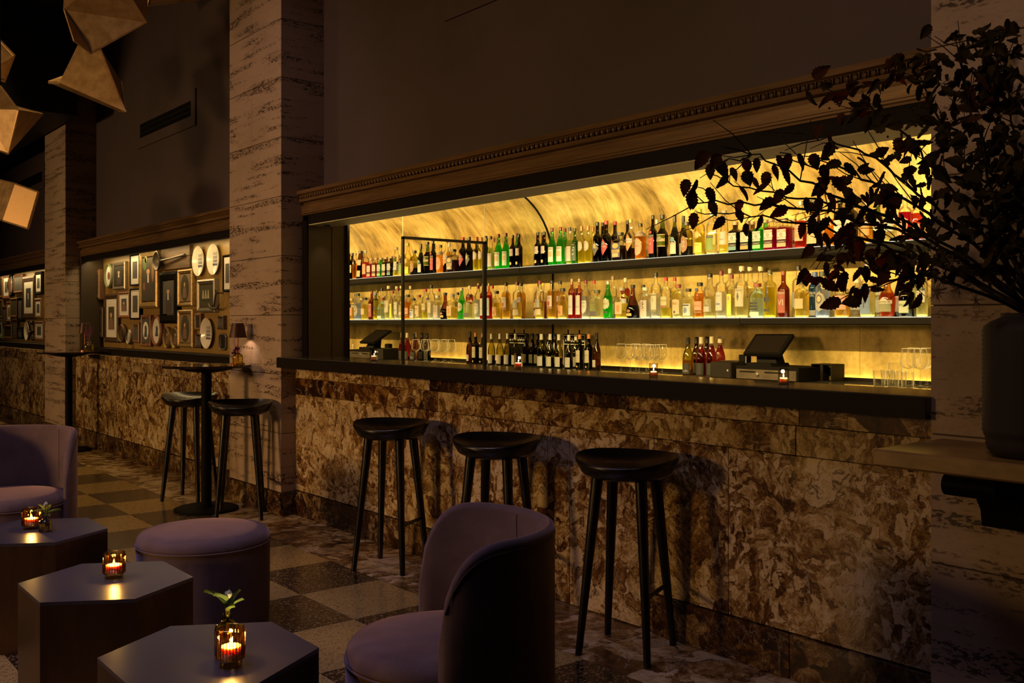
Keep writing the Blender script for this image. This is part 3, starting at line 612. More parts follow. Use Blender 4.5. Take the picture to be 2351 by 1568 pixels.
UP_ = [
 (1226, 536, 17, 1)+BRN+('dark brown bottle half hidden',),
 (1235, 533, 17, 0)+BRN+('dark brown bottle with pink label',),
 (1250, 532, 17, 0)+BRN+('dark brown bottle with blush label',),
 (1267.6, 523, 19, 0)+GREENV+('bright green vermouth bottle, burgundy cap',),
 (1287, 521, 20, 0)+GREENV+('bright green vermouth bottle, scenic label',),
 (1297, 524, 18, 1)+GREENV+('bright green vermouth bottle behind another',),
 (1308, 522, 17, 0, 'verm', 'clear', ('palegreen', 0.68), 'navy', [R(0.14, 0.50, 120, 'pinkw'), R(0.10, 0.14, 120, 'white')], [('BIANCO', 0.45, 0.5, 'navy')], 'clear bottle with navy cap, pale label'),
 (1320, 524, 16, 0, 'bord', 'dgreen', ('green', 0.66), 'dgreen', [R(0.10, 0.62, 120, 'dkgreen')], [('ENDO', 0.56, 0.75, 'white'), ('S', 0.34, 0.45, 'pgreen')], 'slim dark green bottle, green label'),
 (1335, 519, 17, 0)+COCCHI+('yellow aperitif bottle with copper cap',),
 (1350, 518, 19, 0)+COCCHI+('yellow aperitif bottle beside dark bottle',),
 (1361, 521, 17, 1)+COCCHI+('yellow aperitif bottle behind dark amaro',),
 (1371.6, 510, 21, 0)+CYN+('black bottle with grey diamond label',),
 (1384, 511, 20, 1)+CYN+('black bottle tucked behind red-capped one',),
 (1392, 507, 23, 0)+CYR+('black bottle with red diamond label',),
 (1412, 508, 21, 1)+CYR+('red capped black bottle in back row',),
 (1424, 534, 33, 0, 'sq', 'clear', ('dark', 0.55), 'black', [R(0.12, 0.64, 84, 'navy'), R(0.30, 0.40, 76, 'gold'), ('oval', 0.44, 0.64, 60, 'gold'), R(0.14, 0.28, 60, 'tan')], [('AMARO', 0.35, 0.6, 'navy')], 'squat amaro bottle with ornate navy gold label'),
 (1441, 506, 20, 1)+CYN+('black bottle behind clear amaro bottle',),
 (1448, 503, 22, 0, 'bord', 'clear', ('dark', 0.30), 'gold', [('diamond', 0.22, 0.66, 130, 'orange'), R(0.44, 0.54, 120, 'white')], [('AVERNA', 0.49, 0.85, 'red')], 'clear bottle with orange diamond label, red lettering'),
 (1470.5, 513, 26, 0, 'cyl', 'clear', ('orange', 0.66), 'black', [('oval', 0.10, 0.62, 110, 'salmon'), R(0.66, 0.82, 200, 'pinkw')], [('amaro', 0.38, 0.45, 'dgrey')], 'amber bottle with salmon oval label, black cap'),
 (1508, 504, 18, 1, 'cyl', 'clear', ('amber', 0.7), 'white', [R(0.2, 0.5, 100, 'cream')], [], 'amber bottle with white cap in back row'),
 (1499, 494, 20, 0, 'bord', 'black', ('dark', 0.8), 'black', [R(0.12, 0.50, 100, 'red'), R(0.50, 0.57, 100, 'black'), ('oval', 0.58, 0.66, 45, 'red')], [('RAMAZZOTTI', 0.535, 0.85, 'white'), ('AMARO', 0.45, 0.5, 'cream'), ('o', 0.35, 0.28, 'pinkw')], 'black bottle with crimson label, white lettering'),
 (1521, 493, 27, 0, 'lady', 'dgreen', ('dark', 0.70), 'black', [R(0.27, 0.56, 130, 'tan'), ('oval', 0.40, 0.52, 60, 'olive'), R(0.82, 0.90, 300, 'tan')], [('MONTENEGRO', 0.32, 0.7, 'brown')], 'waisted dark green bottle with tan label'),
 (1549, 494, 21, 0, 'wine', 'dgreen', ('dark', 0.74), 'black', [R(0.08, 0.36, 110, 'cream'), ('oval', 0.37, 0.50, 70, 'teal')], [('BRANCA', 0.33, 0.7, 'dgrey')], 'dark fernet bottle with cream label, teal medallion'),
 (1569, 496, 20, 1, 'wine', 'dgreen', ('dark', 0.74), 'black', [R(0.08, 0.36, 110, 'cream')], [], 'dark fernet bottle behind brown-label bottle'),
 (1577, 510, 28, 0, 'squat', 'olive', ('dark', 0.3), 'black', [('oval', 0.10, 0.62, 90, 'brown')], [('MA', 0.44, 0.34, 'white'), ('JO', 0.37, 0.34, 'white'), ('RA', 0.30, 0.34, 'white')], 'olive bottle with brown oval label'),
 (1606.6, 480, 24, 0, 'bord', 'yellow', ('yellow', 0.50), 'lime', [('oval', 0.38, 0.54, 70, 'gold'), R(0.06, 0.28, 120, 'yellow')], [('Suze', 0.24, 0.6, 'red')], 'bright yellow gentian bottle with lime cap'),
 (1634, 487, 25, 0, 'cyl', 'clear', ('straw', 0.24), 'silver', [R(0.11, 0.46, 100, 'green'), R(0.40, 0.46, 102, 'black')], [('FARMHOUSE', 0.43, 0.75, 'white')], 'clear bottle with green and black label'),
 (1663, 483, 25, 0, 'cone', 'clear', ('yellow', 0.20), 'grey', [R(0.22, 0.52, 100, 'mgrey')], [('LIANO', 0.34, 0.55, 'dgrey')], 'tapered clear bottle with grey label'),
 (1688.4, 510, 27, 0)+FACC('black', ('dark', 0.7), 'dkgreen', 'teal')+('square black bottle with teal label band',),
 (1716, 508, 27, 0)+FACC('brown', ('dark', 0.7), 'orange', 'orange')+('square brown bottle with orange label band',),
 (1728, 509, 25, 1)+FACC('brown', ('dark', 0.7), 'orange', 'orange')+('square brown bottle behind the orange-banded one',),
 (1743.7, 506, 27, 0)+FACC('vgreen', ('green', 0.7), 'dkgreen', 'lgreen')+('square vivid green bottle',),
 (1758, 505, 25, 1)+FACC('vgreen', ('green', 0.7), 'dkgreen', 'lgreen')+('square vivid green bottle in back row',),
 (1771, 502, 29, 0)+FACC('clear', ('magenta', 0.72), 'dred', 'salmon')+('square magenta bottle next to green one',),
 (1786, 503, 27, 1)+FACC('clear', ('magenta', 0.72), 'dred', 'salmon')+('square magenta bottle in back row',),
 (1802, 501, 30, 0)+FACC('clear', ('magenta', 0.72), 'dred', 'salmon')+('square magenta bottle beside tall red one',),
 (1822, 503, 27, 1)+FACC('clear', ('magenta', 0.72), 'dred', 'salmon')+('square magenta bottle behind tall red one',),
 (1838, 462, 27, 0, 'cyl', 'clear', ('red', 0.60), 'silver', [R(0.16, 0.52, 110, 'salmon'), R(0.24, 0.30, 112, 'orange')], [('ROSSO', 0.42, 0.55, 'dred')], 'tall clear bottle of red aperitif, silver cap'),
 (1870, 459, 36, 0, 'cone', 'brown', ('dark', 0.6), 'black', [R(0.08, 0.30, 90, 'tan'), R(0.5, 0.7, 90, 'pinkw')], [], 'tapered dark bottle behind leaves'),
 (1906, 461, 26, 0, 'cyl', 'clear', ('orange', 0.62), 'grey', [('oval', 0.58, 0.68, 60, 'grey')], [], 'orange liqueur bottle behind leaves'),
 (1929, 457, 24, 0, 'sq', 'black', ('dark', 0.7), 'black', [R(0.26, 0.56, 84, 'mgrey')], [('meletti', 0.46, 0.75, 'black')], 'square black bottle with grey label'),
 (1954, 456, 26, 0, 'sq', 'black', ('dark', 0.7), 'black', [R(0.26, 0.56, 84, 'mgrey')], [('meletti', 0.46, 0.75, 'black')], 'square black bottle with silver grey label'),
 (1991, 462, 27, 0, 'cyl', 'clear', ('amber', 0.55), 'pale', [R(0.2, 0.5, 100, 'orange')], [], 'amber bottle among the hanging branches'),
 (2016, 458, 24, 0, 'wine', 'dgreen', ('dark', 0.7), 'black', [('oval', 0.28, 0.60, 100, 'white')], [], 'dark bottle with round white label'),
 (2044, 455, 28, 0, 'cyl', 'clear', ('straw', 0.40), 'white', [R(0.25, 0.60, 110, 'white')], [], 'clear bottle with white label behind branches'),
 (2078, 450, 30, 0, 'cyl', 'clear', ('magenta', 0.66), 'pale', [R(0.14, 0.5, 100, 'salmon')], [], 'tall magenta bottle near the right pillar'),
 (2106, 455, 28, 0, 'cyl', 'clear', ('red', 0.66), 'red', [R(0.14, 0.4, 100, 'salmon')], [], 'red bottle with red cap near right pillar'),
]
def CLEARY(lq, fill, cap, lbl, txts=[], typ='cyl'): return (typ, 'clear', (lq, fill), cap, lbl, txts)
MID_ = [
 (1222, 651, 17, 1)+CLEARY('rust', 0.50, 'yellow', [R(0.08, 0.24, 100, 'cream'), ('oval', 0.30, 0.48, 70, 'gold')])+('whisky bottle with yellow stopper in back row',),
 (1239, 644, 22, 0)+CLEARY('gold', 0.46, 'burg', [R(0.30, 0.52, 90, 'grey'), R(0.10, 0.26, 120, 'tan')], [('TWO', 0.46, 0.4, 'dgrey')])+('scotch bottle with burgundy cap',),
 (1267, 644, 22, 0)+GROUSE+('amber whisky bottle with red bird label',),
 (1286, 645, 22, 1)+GROUSE+('amber whisky bottle in back row, black cap',),
 (1292, 662, 23, 0)+CLEARY('gold', 0.60, 'black', [R(0.10, 0.44, 90, 'orange')], [('Te', 0.22, 0.35, 'black')], 'squat')+('short whisky bottle with orange label',),
 (1313, 640, 17, 0)+HONEY+('slim red bottle with grey label',),
 (1330, 640, 17, 0)+HONEY+('slim red bottle beside clear gin bottle',),
 (1323, 662, 18, 1, 'wine', 'black', ('dark', 0.6), 'black', [], [], 'small black bottle behind red bottles'),
 (1345, 643, 20, 0)+CLEARY('water', 0.60, 'burg', [('oval', 0.12, 0.60, 110, 'white'), R(0.48, 0.60, 90, 'dgrey'), R(0.28, 0.36, 80, 'sage')], [('GIN', 0.42, 0.5, 'dgrey')])+('clear gin bottle with burgundy cap',),
 (1364, 644, 18, 1)+CLEARY('water', 0.60, 'red', [R(0.2, 0.5, 110, 'white')])+('clear bottle with red cap in back row',),
 (1371, 666, 29, 0)+CLEARY('straw', 0.64, 'olive', [R(0.08, 0.26, 84, 'dgrey')], [('MAGICAL', 0.55, 0.65, 'olive')], 'sq')+('square clear bottle with dark stopper',),
 (1396, 645, 22, 0, 'verm', 'green', ('green', 0.62), 'silver', [('oval', 0.24, 0.56, 120, 'sage'), R(0.14, 0.19, 80, 'dgreen')], [('PERNOD', 0.40, 0.8, 'dred')], 'green anise bottle with silver cap'),
 (1407, 634, 20, 1)+CLEARY('water', 0.55, 'cork', [R(0.1, 0.45, 110, 'white'), R(0.36, 0.42, 112, 'red')])+('tall clear bottle with red striped label',),
 (1436, 638, 22, 1, 'cyl', 'clear', ('red', 0.76), 'pale', [R(0.2, 0.5, 110, 'white')], [], 'tall red bottle with pale cap'),
 (1428, 660, 27, 0)+CLEARY('gold', 0.50, 'grey', [R(0.14, 0.54, 84, 'tan'), ('oval', 0.2, 0.46, 40, 'orange')], [('Silver', 0.62, 0.5, 'dgrey')], 'sq')+('square clear bottle with peach label',),
 (1453, 654, 31, 0, 'bell', 'redbrown', ('dark', 0.40), 'black', [R(0.07, 0.15, 60, 'gold'), ('oval', 0.17, 0.27, 40, 'brown')], [], 'bell shaped dark herbal liqueur bottle'),
 (1477, 654, 24, 1)+CLEARY('straw', 0.6, 'black', [R(0.2, 0.5, 100, 'cream')])+('clear bottle with black cap behind another',),
 (1482, 660, 26, 0)+CLEARY('water', 0.62, 'white', [R(0.06, 0.60, 104, 'pinkw')], [('16', 0.52, 0.45, 'black'), ('15', 0.38, 0.45, 'black'), ('GOLD RUM', 0.26, 0.5, 'red')], 'squat')+('clear bottle with large black numerals',),
 (1506, 626, 24, 0)+CLEARY('water', 0.56, 'black', [R(0.14, 0.56, 90, 'cream'), R(0.50, 0.54, 92, 'olive'), R(0.14, 0.19, 92, 'olive')], [('3', 0.42, 0.18, 'olive')])+('tall clear bottle with black cap',),
 (1529, 637, 25, 0)+CLEARY('yellow', 0.26, 'red', [R(0.26, 0.54, 90, 'sage'), R(0.26, 0.32, 92, 'brown'), ('diamond', 0.34, 0.52, 50, 'gold')], [('MONTGEN', 0.44, 0.7, 'black')])+('clear bottle with red cap, yellow liquor',),
 (1549, 637, 22, 1)+CLEARY('yellow', 0.70, 'red', [])+('red capped yellow bottle in back row',),
 (1557, 653, 27, 0)+CLEARY('straw', 0.58, 'rustc', [R(0.12, 0.56, 100, 'tan'), ('oval', 0.14, 0.22, 22, 'black')], [('FIRE', 0.44, 0.5, 'brown')], 'squat')+('round shouldered bottle with tan label',),
 (1581, 663, 26, 0)+CLEARY('straw', 0.66, 'black', [R(0.08, 0.50, 110, 'white'), R(0.42, 0.47, 80, 'navy'), ('oval', 0.16, 0.38, 44, 'blue')], [], 'squat')+('short bottle with white portrait label',),
 (1599, 662, 18, 1)+CLEARY('straw', 0.6, 'blue', [])+('small bottle with blue cap in back row',),
 (1607, 649, 27, 0)+CLEARY('orange', 0.72, 'black', [R(0.22, 0.48, 110, 'salmon'), R(0.14, 0.19, 110, 'brown')], [('SAXTON', 0.35, 0.7, 'brown')], 'squat')+('orange bourbon bottle with salmon label',),
 (1630, 628, 30, 0)+CLEARY('straw', 0.50, 'black', [R(0.14, 0.44, 100, 'olive'), R(0.14, 0.26, 60, 'pinkw')], [('X', 0.36, 0.4, 'gold')], 'big')+('large clear tequila bottle with wide black top',),
 (1656, 622, 26, 0)+CLEARY('water', 0.58, 'burg', [R(0.16, 0.56, 90, 'mgrey'), R(0.28, 0.32, 50, 'blue')], [('OCHO', 0.48, 0.5, 'dgrey')])+('clear bottle with grey label, plum top',),
 (1676, 617, 24, 1)+CLEARY('straw', 0.6, 'pale', [])+('clear bottle with pale stopper in back row',),
 (1680, 630, 25, 0)+CLEARY('straw', 0.48, 'burg', [R(0.06, 0.56, 60, 'yellow'), ('oval', 0.40, 0.52, 30, 'salmon')], [('MATTEI', 0.36, 0.4, 'orange')])+('clear bottle with yellow strip label',),
 (1703, 611, 31, 0)+CLEARY('straw', 0.40, 'pale', [R(0.22, 0.58, 100, 'cream'), ('diamond', 0.32, 0.52, 24, 'dkgreen')], [('SUAREZ', 0.545, 0.7, 'dkgreen')], 'big')+('large clear bottle with agave label',),
 (1722, 611, 29, 1)+CLEARY('straw', 0.58, 'pale', [], [], 'big')+('large clear bottle with cork, back row',),
 (1735, 612, 29, 1)+CLEARY('straw', 0.58, 'pale', [], [], 'big')+('large clear bottle behind mint green one',),
 (1739, 651, 35, 0, 'squat', 'mint', ('water', 0.6), 'rustc', [R(0.40, 0.46, 70, 'black'), R(0.31, 0.37, 70, 'black'), R(0.22, 0.28, 70, 'black'), R(0.05, 0.17, 90, 'pgreen')], [('VIBRACIONES', 0.19, 0.7, 'dkgreen')], 'short mint glass bottle with black bars'),
 (1768, 620, 29, 0, 'cyl', 'yellow', ('yellow', 0.66), 'olive', [R(0.34, 0.44, 60, 'black'), ('diamond', 0.16, 0.84, 22, 'black'), R(0.13, 0.18, 60, 'black')], [], 'faceted yellow liqueur bottle with black emblem'),
 (1799, 622, 27, 0, 'bord', 'redbrown', ('rust', 0.62), 'rustc', [R(0.10, 0.58, 96, 'dred'), R(0.51, 0.56, 96, 'brown')], [('METHOD', 0.535, 0.85, 'white'), ('VI', 0.33, 0.55, 'pinkw')], 'dark red brown bottle with white lettering'),
 (1833, 610, 28, 1)+CLEARY('straw', 0.5, 'black', [R(0.2, 0.5, 100, 'white')])+('tall clear bottle with black cap, back row',),
 (1841, 644, 34, 0)+CLEARY('gold', 0.70, 'black', [R(0.24, 0.52, 84, 'tan')], [], 'squat')+('stout golden bottle with black stopper',),
 (1871, 625, 24, 1, 'sq', 'blue', None, 'blue', [R(0.04, 0.16, 84, 'white')], [('Blue', 0.56, 0.7, 'white'), ('BEFEL', 0.49, 0.5, 'white')], 'cobalt blue bottle with white script'),
 (1889, 624, 33, 0)+CLEARY('bluew', 0.64, 'dgreen', [('oval', 0.12, 0.58, 104, 'grey'), ('oval', 0.30, 0.52, 50, 'dgrey'), ('oval', 0.34, 0.48, 34, 'tan')], [], 'squat')+('clear bottle with round seal label, blue tint',),
 (1924, 642, 30, 1)+CLEARY('straw', 0.6, 'tan', [R(0.2, 0.5, 100, 'white')], [], 'squat')+('clear bottle behind coral labelled bottle',),
 (1933, 641, 34, 0)+CLEARY('amber', 0.56, 'tan', [R(0.20, 0.58, 120, 'salmon'), ('oval', 0.30, 0.54, 40, 'pinkw')], [('KIN', 0.40, 0.3, 'pinkw')], 'squat')+('stout bottle with coral red label',),
 (1968, 641, 30, 1)+CLEARY('straw', 0.56, 'pale', [R(0.2, 0.56, 110, 'white'), ('oval', 0.24, 0.32, 24, 'salmon')], [('GIN', 0.42, 0.4, 'dgrey')], 'squat')+('clear gin bottle with white label',),
 (1992, 606, 34, 0)+CLEARY('straw', 0.56, 'grey', [R(0.06, 0.60, 92, 'blue')], [('Leopold', 0.45, 0.6, 'gold'), ('i', 0.26, 0.1, 'navy')], 'big')+('big clear bottle with slate blue label',),
 (2023, 620, 28, 1)+CLEARY('straw', 0.62, 'cork', [R(0.48, 0.58, 110, 'white'), R(0.10, 0.44, 100, 'cream')], [('TEN', 0.40, 0.5, 'dgrey')])+('clear bottle with cork behind amber one',),
 (2037, 642, 36, 0, 'dram', 'amber', ('rust', 0.66), 'rustc', [R(0.36, 0.46, 130, 'cream'), ('oval', 0.34, 0.52, 60, 'cream'), R(0.14, 0.36, 110, 'olive')], [('DRAMBUIE', 0.41, 0.88, 'dgrey')], 'amber round shouldered bottle with cream banner'),
 (2069, 611, 30, 1, 'wine', 'black', ('dark', 0.6), 'pinkw' if False else 'silver', [R(0.10, 0.42, 110, 'pinkw')], [('AST', 0.36, 0.4, 'red')], 'black champagne style bottle with silver foil'),
 (2081, 650, 34, 0, 'squat', 'black', ('dark', 0.6), 'dgreen', [R(0.10, 0.50, 94, 'dkgreen'), R(0.12, 0.48, 88, 'sage')], [('HEERING', 0.36, 0.8, 'dkgreen')], 'squat black bottle with sage green label'),
 (2104, 640, 26, 1, 'squat', 'mint', ('water', 0.5), 'black', [], [], 'pale green glass bottle in back row'),
 (2117, 614, 26, 0)+CLEARY('straw', 0.40, 'rustc', [R(0.30, 0.58, 110, 'cream'), R(0.54, 0.59, 112, 'dkgreen')], [('EAGLE', 0.50, 0.6, 'dkgreen')])+('clear bottle with cream label beside right pillar',),
]
WHITEW = ('wine', 'olive', ('dark', 0.3), 'white', [R(0.04, 0.34, 120, 'white')], [('TOCAI', 0.30, 0.45, 'grey')])
RED = ('wine', 'black', ('dark', 0.5), 'black', [R(0.08, 0.36, 90, 'olive')], [])
ORV = ('bord', 'black', ('dark', 0.6), 'copper', [R(0.20, 0.56, 90, 'cream'), ('oval', 0.05, 0.11, 30, 'gold')], [('CARPANO', 0.42, 0.6, 'dgrey')])
LOW_ = [
 (1224, 766, 17, 1)+RED+('dark red wine bottle next to mirror',),
 (1243, 767, 20, 0)+WHITEW+('white wine bottle with white capsule',),
 (1257, 766, 18, 1)+RED+('dark red wine bottle in back row',),
 (1263, 767, 19, 0)+WHITEW+('white wine bottle with white foil',),
 (1274, 766, 18, 1)+RED+('dark red wine bottle behind white wines',),
 (1283, 768, 19, 0)+WHITEW+('white wine bottle with white foil capsule',),
 (1306, 769, 19, 0)+WHITEW+('white wine bottle before the warning sign',),
 (1322, 768, 18, 1)+WHITEW+('white wine bottle hidden behind vermouth',),
 (1331, 768, 19, 0)+ORV+('black vermouth bottle with copper capsule',),
 (1352, 767, 20, 0)+ORV+('black vermouth bottle with copper neck foil',),
 (1369.6, 764, 20, 0, 'wine', 'brown', ('amber', 0.3), 'black', [R(0.08, 0.28, 60, 'mgrey')], [], 'amber wine bottle at end of row'),
 (1579.6, 775, 25, 0, 'wine', 'olive', ('amber', 0.4), 'black', [R(0.03, 0.32, 130, 'black')], [('endhi', 0.12, 0.7, 'white')], 'olive wine bottle with black label'),
 (1599, 774, 24, 1, 'wine', 'brown', ('dark', 0.4), 'black', [R(0.03, 0.32, 130, 'black')], [], 'brown wine bottle in back row'),
 (1610, 774, 25, 0, 'wine', 'clear', ('rose', 0.80), 'pale', [R(0.03, 0.34, 130, 'black')], [], 'dark rosé wine bottle with pale capsule'),
 (1623, 773, 24, 1, 'wine', 'brown', ('dark', 0.4), 'black', [R(0.03, 0.32, 130, 'black')], [], 'dark capped brown wine bottle'),
 (1634, 773, 25, 0, 'wine', 'clear', ('rose', 0.80), 'pale', [R(0.03, 0.34, 130, 'black')], [], 'dark rosé wine bottle beside printer'),
 (1653, 772, 25, 1, 'wine', 'clear', ('rose', 0.80), 'pale', [R(0.03, 0.34, 130, 'black')], [], 'dark rosé wine bottle behind the printer'),
]
words_ = set()
for L in (UP_, MID_, LOW_):
    for r_ in L:
        for t_ in r_[9]: words_.add(t_[0])
EXTRA = ['WARNING']
make_texts(sorted(words_)+EXTRA)
ORD = ['first', 'second', 'third', 'fourth', 'fifth', 'sixth', 'seventh', 'eighth', 'ninth', 'tenth', 'eleventh', 'twelfth', 'thirteenth', 'fourteenth', 'fifteenth', 'sixteenth', 'seventeenth', 'eighteenth', 'nineteenth', 'twentieth']
ORD += ['twenty-'+w for w in ORD[:9]]+['thirtieth']+['thirty-'+w for w in ORD[:9]]+['fortieth']+['forty-'+w for w in ORD[:9]]+['fiftieth']+['fifty-'+w for w in ORD[:9]]
def place(L, z, where, group, nm):
    fi = [0, 0]; lastx = [-99, -99]
    for r_ in sorted(L, key=lambda q: q[0]):
        u, vt, w, row = r_[:4]; Y = (5.215, 5.345)[row]
        p = onY(u, vt, Y); dep = depth(p); rad = w/2*dep/FPX
        p.x = max(p.x, XJ+0.004+rad, lastx[row]+rad+0.0008); lastx[row] = p.x+rad
        k = fi[row]; fi[row] += 1
        bottle(r_[4:10], p.z-z, rad, nm, '%s, %s in %s %s' % (r_[10], ORD[k], ('front', 'back')[row], where), (p.x, Y, z), group)
place(UP_, 1.803, 'row, upper shelf', 'bottles on the upper shelf', 'liquor_bottle')
place(MID_, 1.377, 'row, lower shelf', 'bottles on the lower shelf', 'liquor_bottle')
place(LOW_, 0.982, 'row on back counter', 'wine bottles on the back counter', 'wine_bottle')
# ================================================================== BACK COUNTER ITEMS
ZC = 0.982
def cpos(u, Y=5.2): p = onY(u, 742, Y); return p
# warning sign
p0 = onY(1293, 742, 5.40); p1 = onY(1344, 742, 5.40); zt = onY(1318, 767, 5.40).z; w = p1.x-p0.x
sg = thing('warning_sign', 'black warning notice with white outline behind wine bottles', 'sign', (p0.x, 5.40, ZC))
obj('board', MB().box(0, 0, 0, w, 0.008, zt-ZC), M['black'], sg)
f = MB(); hh = zt-ZC
for a in ((0.005, hh-0.012, w-0.005, hh-0.008), (0.005, hh-0.085, w-0.005, hh-0.081), (0.005, 0.01, 0.009, hh-0.008), (w-0.009, 0.01, w-0.005, hh-0.008)): f.box(a[0], -0.001, a[1], a[2], 0.0, a[3])
obj('outline', f, M['white'], sg)
tv, tf, th = _txt['WARNING']; obj('lettering', MB().add([(w/2+x*w*0.86, -0.0015, hh-0.047+y*w*0.86) for x, y in tv], tf), M['white'], sg)
for k in range(2): obj('clip', MB().box(w*(0.2+0.5*k), 0.0, hh, w*(0.2+0.5*k)+0.008, 0.008, hh+0.035), M['black'], sg)
# wine glasses
def wine_glass_meshes(h, r):
    b = MB().lathe([(0.004, h*0.46), (r*0.55, h*0.49), (r*0.9, h*0.56), (r, h*0.64), (r*0.95, h*0.78), (r*0.80, h*0.92), (r*0.74, h)], 24, cap=False).mesh('bowl', True, 3)
    s = MB().lathe([(0.006, 0.006), (0.0035, 0.03), (0.003, h*0.3), (0.005, h*0.46)], 10).mesh('stem', True, 3)
    f = MB().lathe([(r*0.85, 0.0), (r*0.85, 0.002), (r*0.3, 0.005), (0.005, 0.008)], 24).mesh('foot', True, 3)
    rim = MB(); n = 28; rr = r*0.74; rim.tube([(rr*math.cos(2*math.pi*i/n), rr*math.sin(2*math.pi*i/n), h) for i in range(n+1)], 0.0012, 6)
    return [('bowl', b), ('stem', s), ('foot', f), ('rim', rim.mesh('rim', True))]
rimm = solid((0.8, 0.72, 0.5), 0.1)
def put_glass(ms, p, label, group, nm='wine_glass'):
    g_ = thing(nm, label, 'glass', p, 0, group)
    for n_, m_ in ms: link(n_, m_, g_, M['clear'] if n_ != 'rim' else M['rim'])
wg = wine_glass_meshes(0.205, 0.041)
for i, (u, Y) in enumerate(((1426, 5.15), (1447, 5.13), (1460, 5.27), (1467, 5.10), (1484, 5.27), (1490, 5.08), (1504, 5.18), (1520, 5.27))):
    put_glass(wg, (onY(u, 742, Y).x, Y, ZC), ['leftmost', 'second from left', 'third from left', 'fourth from left', 'fifth from left', 'sixth from left', 'second from right', 'rightmost'][i]+' stemmed wine glass in cluster between the two wine rows', 'wine glasses at the middle of the counter')
wg2 = wine_glass_meshes(0.215, 0.043)
for i, (u, Y) in enumerate(((2085, 5.22), (2098, 5.34), (2113, 5.20), (2128, 5.385))):
    put_glass(wg2, (onY(u, 742, Y).x, Y, ZC), ['nearest the tumblers', 'second from the tumblers', 'third from the tumblers', 'farthest right'][i]+', stemmed wine glass by right pillar', 'wine glasses at the right end')
def tumbler(h, r):
    b = MB().lathe([(r*0.85, 0.0), (r, h*0.98), (r, h), (r*0.94, h), (r*0.80, 0.012), (0.001, 0.012)], 20, cap=True).mesh('glass_wall', True, 0.7); return [('glass_wall', b)]
tb = tumbler(0.09, 0.036)
for i, (u, Y) in enumerate(((2019, 5.12), (2037, 5.22), (2050, 5.10), (2067, 5.14), (2084, 5.08))):
    put_glass(tb, (onY(u, 742, Y).x, Y, ZC), ORD[i]+' short clear tumbler from the left on back counter', 'short tumblers by right pillar', 'tumbler')
put_glass(tumbler(0.13, 0.042), (onY(2056, 742, 5.34).x, 5.34, ZC), 'taller clear tumbler behind the row of short tumblers', None, 'tumbler')
# cash drawer, POS terminal, printer, card reader, box
Y0 = 5.05
xa, xb = onY(1688, 742, Y0).x, onY(1832, 742, Y0).x; zd = onY(1760, 842, Y0).z
cdw = thing('cash_drawer', 'black cash drawer with brushed metal front under the till', 'cash drawer', (xa, Y0, ZC)); w = xb-xa; h = zd-ZC
obj('case', MB().box(0, 0.004, 0, w, 0.34, h, 0.004), M['black'], cdw)
obj('drawer_front', MB().box(0.012, -0.006, 0.006, w-0.01, 0.006, h-0.02, 0.002), mat_metal('drawer_steel', (0.10, 0.08, 0.055), (0.14, 0.11, 0.08), 0.35, 0.6), cdw)
for k in range(2): obj('slot', MB().box(0.04+0.19*k, -0.008, h*0.55, 0.16+0.19*k, -0.005, h*0.55+0.008), M['black'], cdw)
lk = MB().lathe([(0.011, 0), (0.011, 0.008), (0.006, 0.009)], 14); lk.v = [(a+0.175, -0.006-c, b+h*0.42) for a, b, c in lk.v]; obj('lock', lk, solid((0.4, 0.38, 0.34), 0.25, 0.9), cdw)
zs = Y0+0.12
def till(base):
    t_ = thing('till_terminal', 'black touchscreen till tilted back on its stand', 'till', base)
    return t_
pc = onY(1762, 742, 5.17); till_o = till((pc.x, 5.17, zd))
c4 = [onY(1706, 811, 5.10), onY(1791, 813, 5.10), onY(1822, 767, 5.28), onY(1735, 767, 5.28)]
org = Vector((pc.x, 5.17, zd)); nrm = (c4[1]-c4[0]).cross(c4[3]-c4[0]).normalized(); 
loc4 = [q-org for q in c4]
m = MB(); bk = [q-nrm*0.022 for q in loc4]; m.add(loc4+bk, [(0, 1, 2, 3), (7, 6, 5, 4), (0, 4, 5, 1), (1, 5, 6, 2), (2, 6, 7, 3), (3, 7, 4, 0)]); obj('screen_housing', m, M['black'], till_o, rc=True)
cc = sum(loc4, Vector())/4; inn = [cc+(q-cc)*0.84+nrm*0.0012 for q in loc4]; obj('screen', MB().add(inn, [(0, 1, 2, 3)]), solid((0.012, 0.009, 0.007), 0.08), till_o)
m = MB().prism([(-0.10, 0.0), (0.10, 0.0), (0.085, 0.02), (-0.085, 0.02)], -0.09, 0.10, lambda x_, y_, z_: (x_, z_, y_)); obj('stand_base', m, M['black'], till_o, rc=True)
m = MB(); m.add([(-0.06, -0.03, 0.02), (0.09, -0.03, 0.02), (0.09, 0.06, 0.02), (-0.06, 0.06, 0.02), (-0.085, 0.0, cc.z-0.02), (0.04, 0.0, cc.z-0.02), (0.04, 0.06, cc.z+0.01), (-0.085, 0.06, cc.z+0.01)], [(3, 2, 1, 0), (4, 5, 6, 7), (0, 1, 5, 4), (1, 2, 6, 5), (2, 3, 7, 6), (3, 0, 4, 7)]); obj('stand_neck', m, M['black'], till_o, rc=True)
xa, xb = onY(1634, 742, 5.08).x, onY(1682, 742, 5.08).x; zp = onY(1655, 831, 5.08).z; w = xb-xa; h = zp-ZC
pr_ = thing('receipt_printer', 'black receipt printer between wine bottles and till', 'printer', (xa, 5.06, ZC))
obj('case', MB().box(0, 0, 0, w, 0.20, h, 0.006), solid((0.012, 0.009, 0.006), 0.6, 0.0, 0.15), pr_); obj('paper_slot', MB().box(0.02, 0.05, h, w-0.02, 0.075, h+0.002), M['black'], pr_)
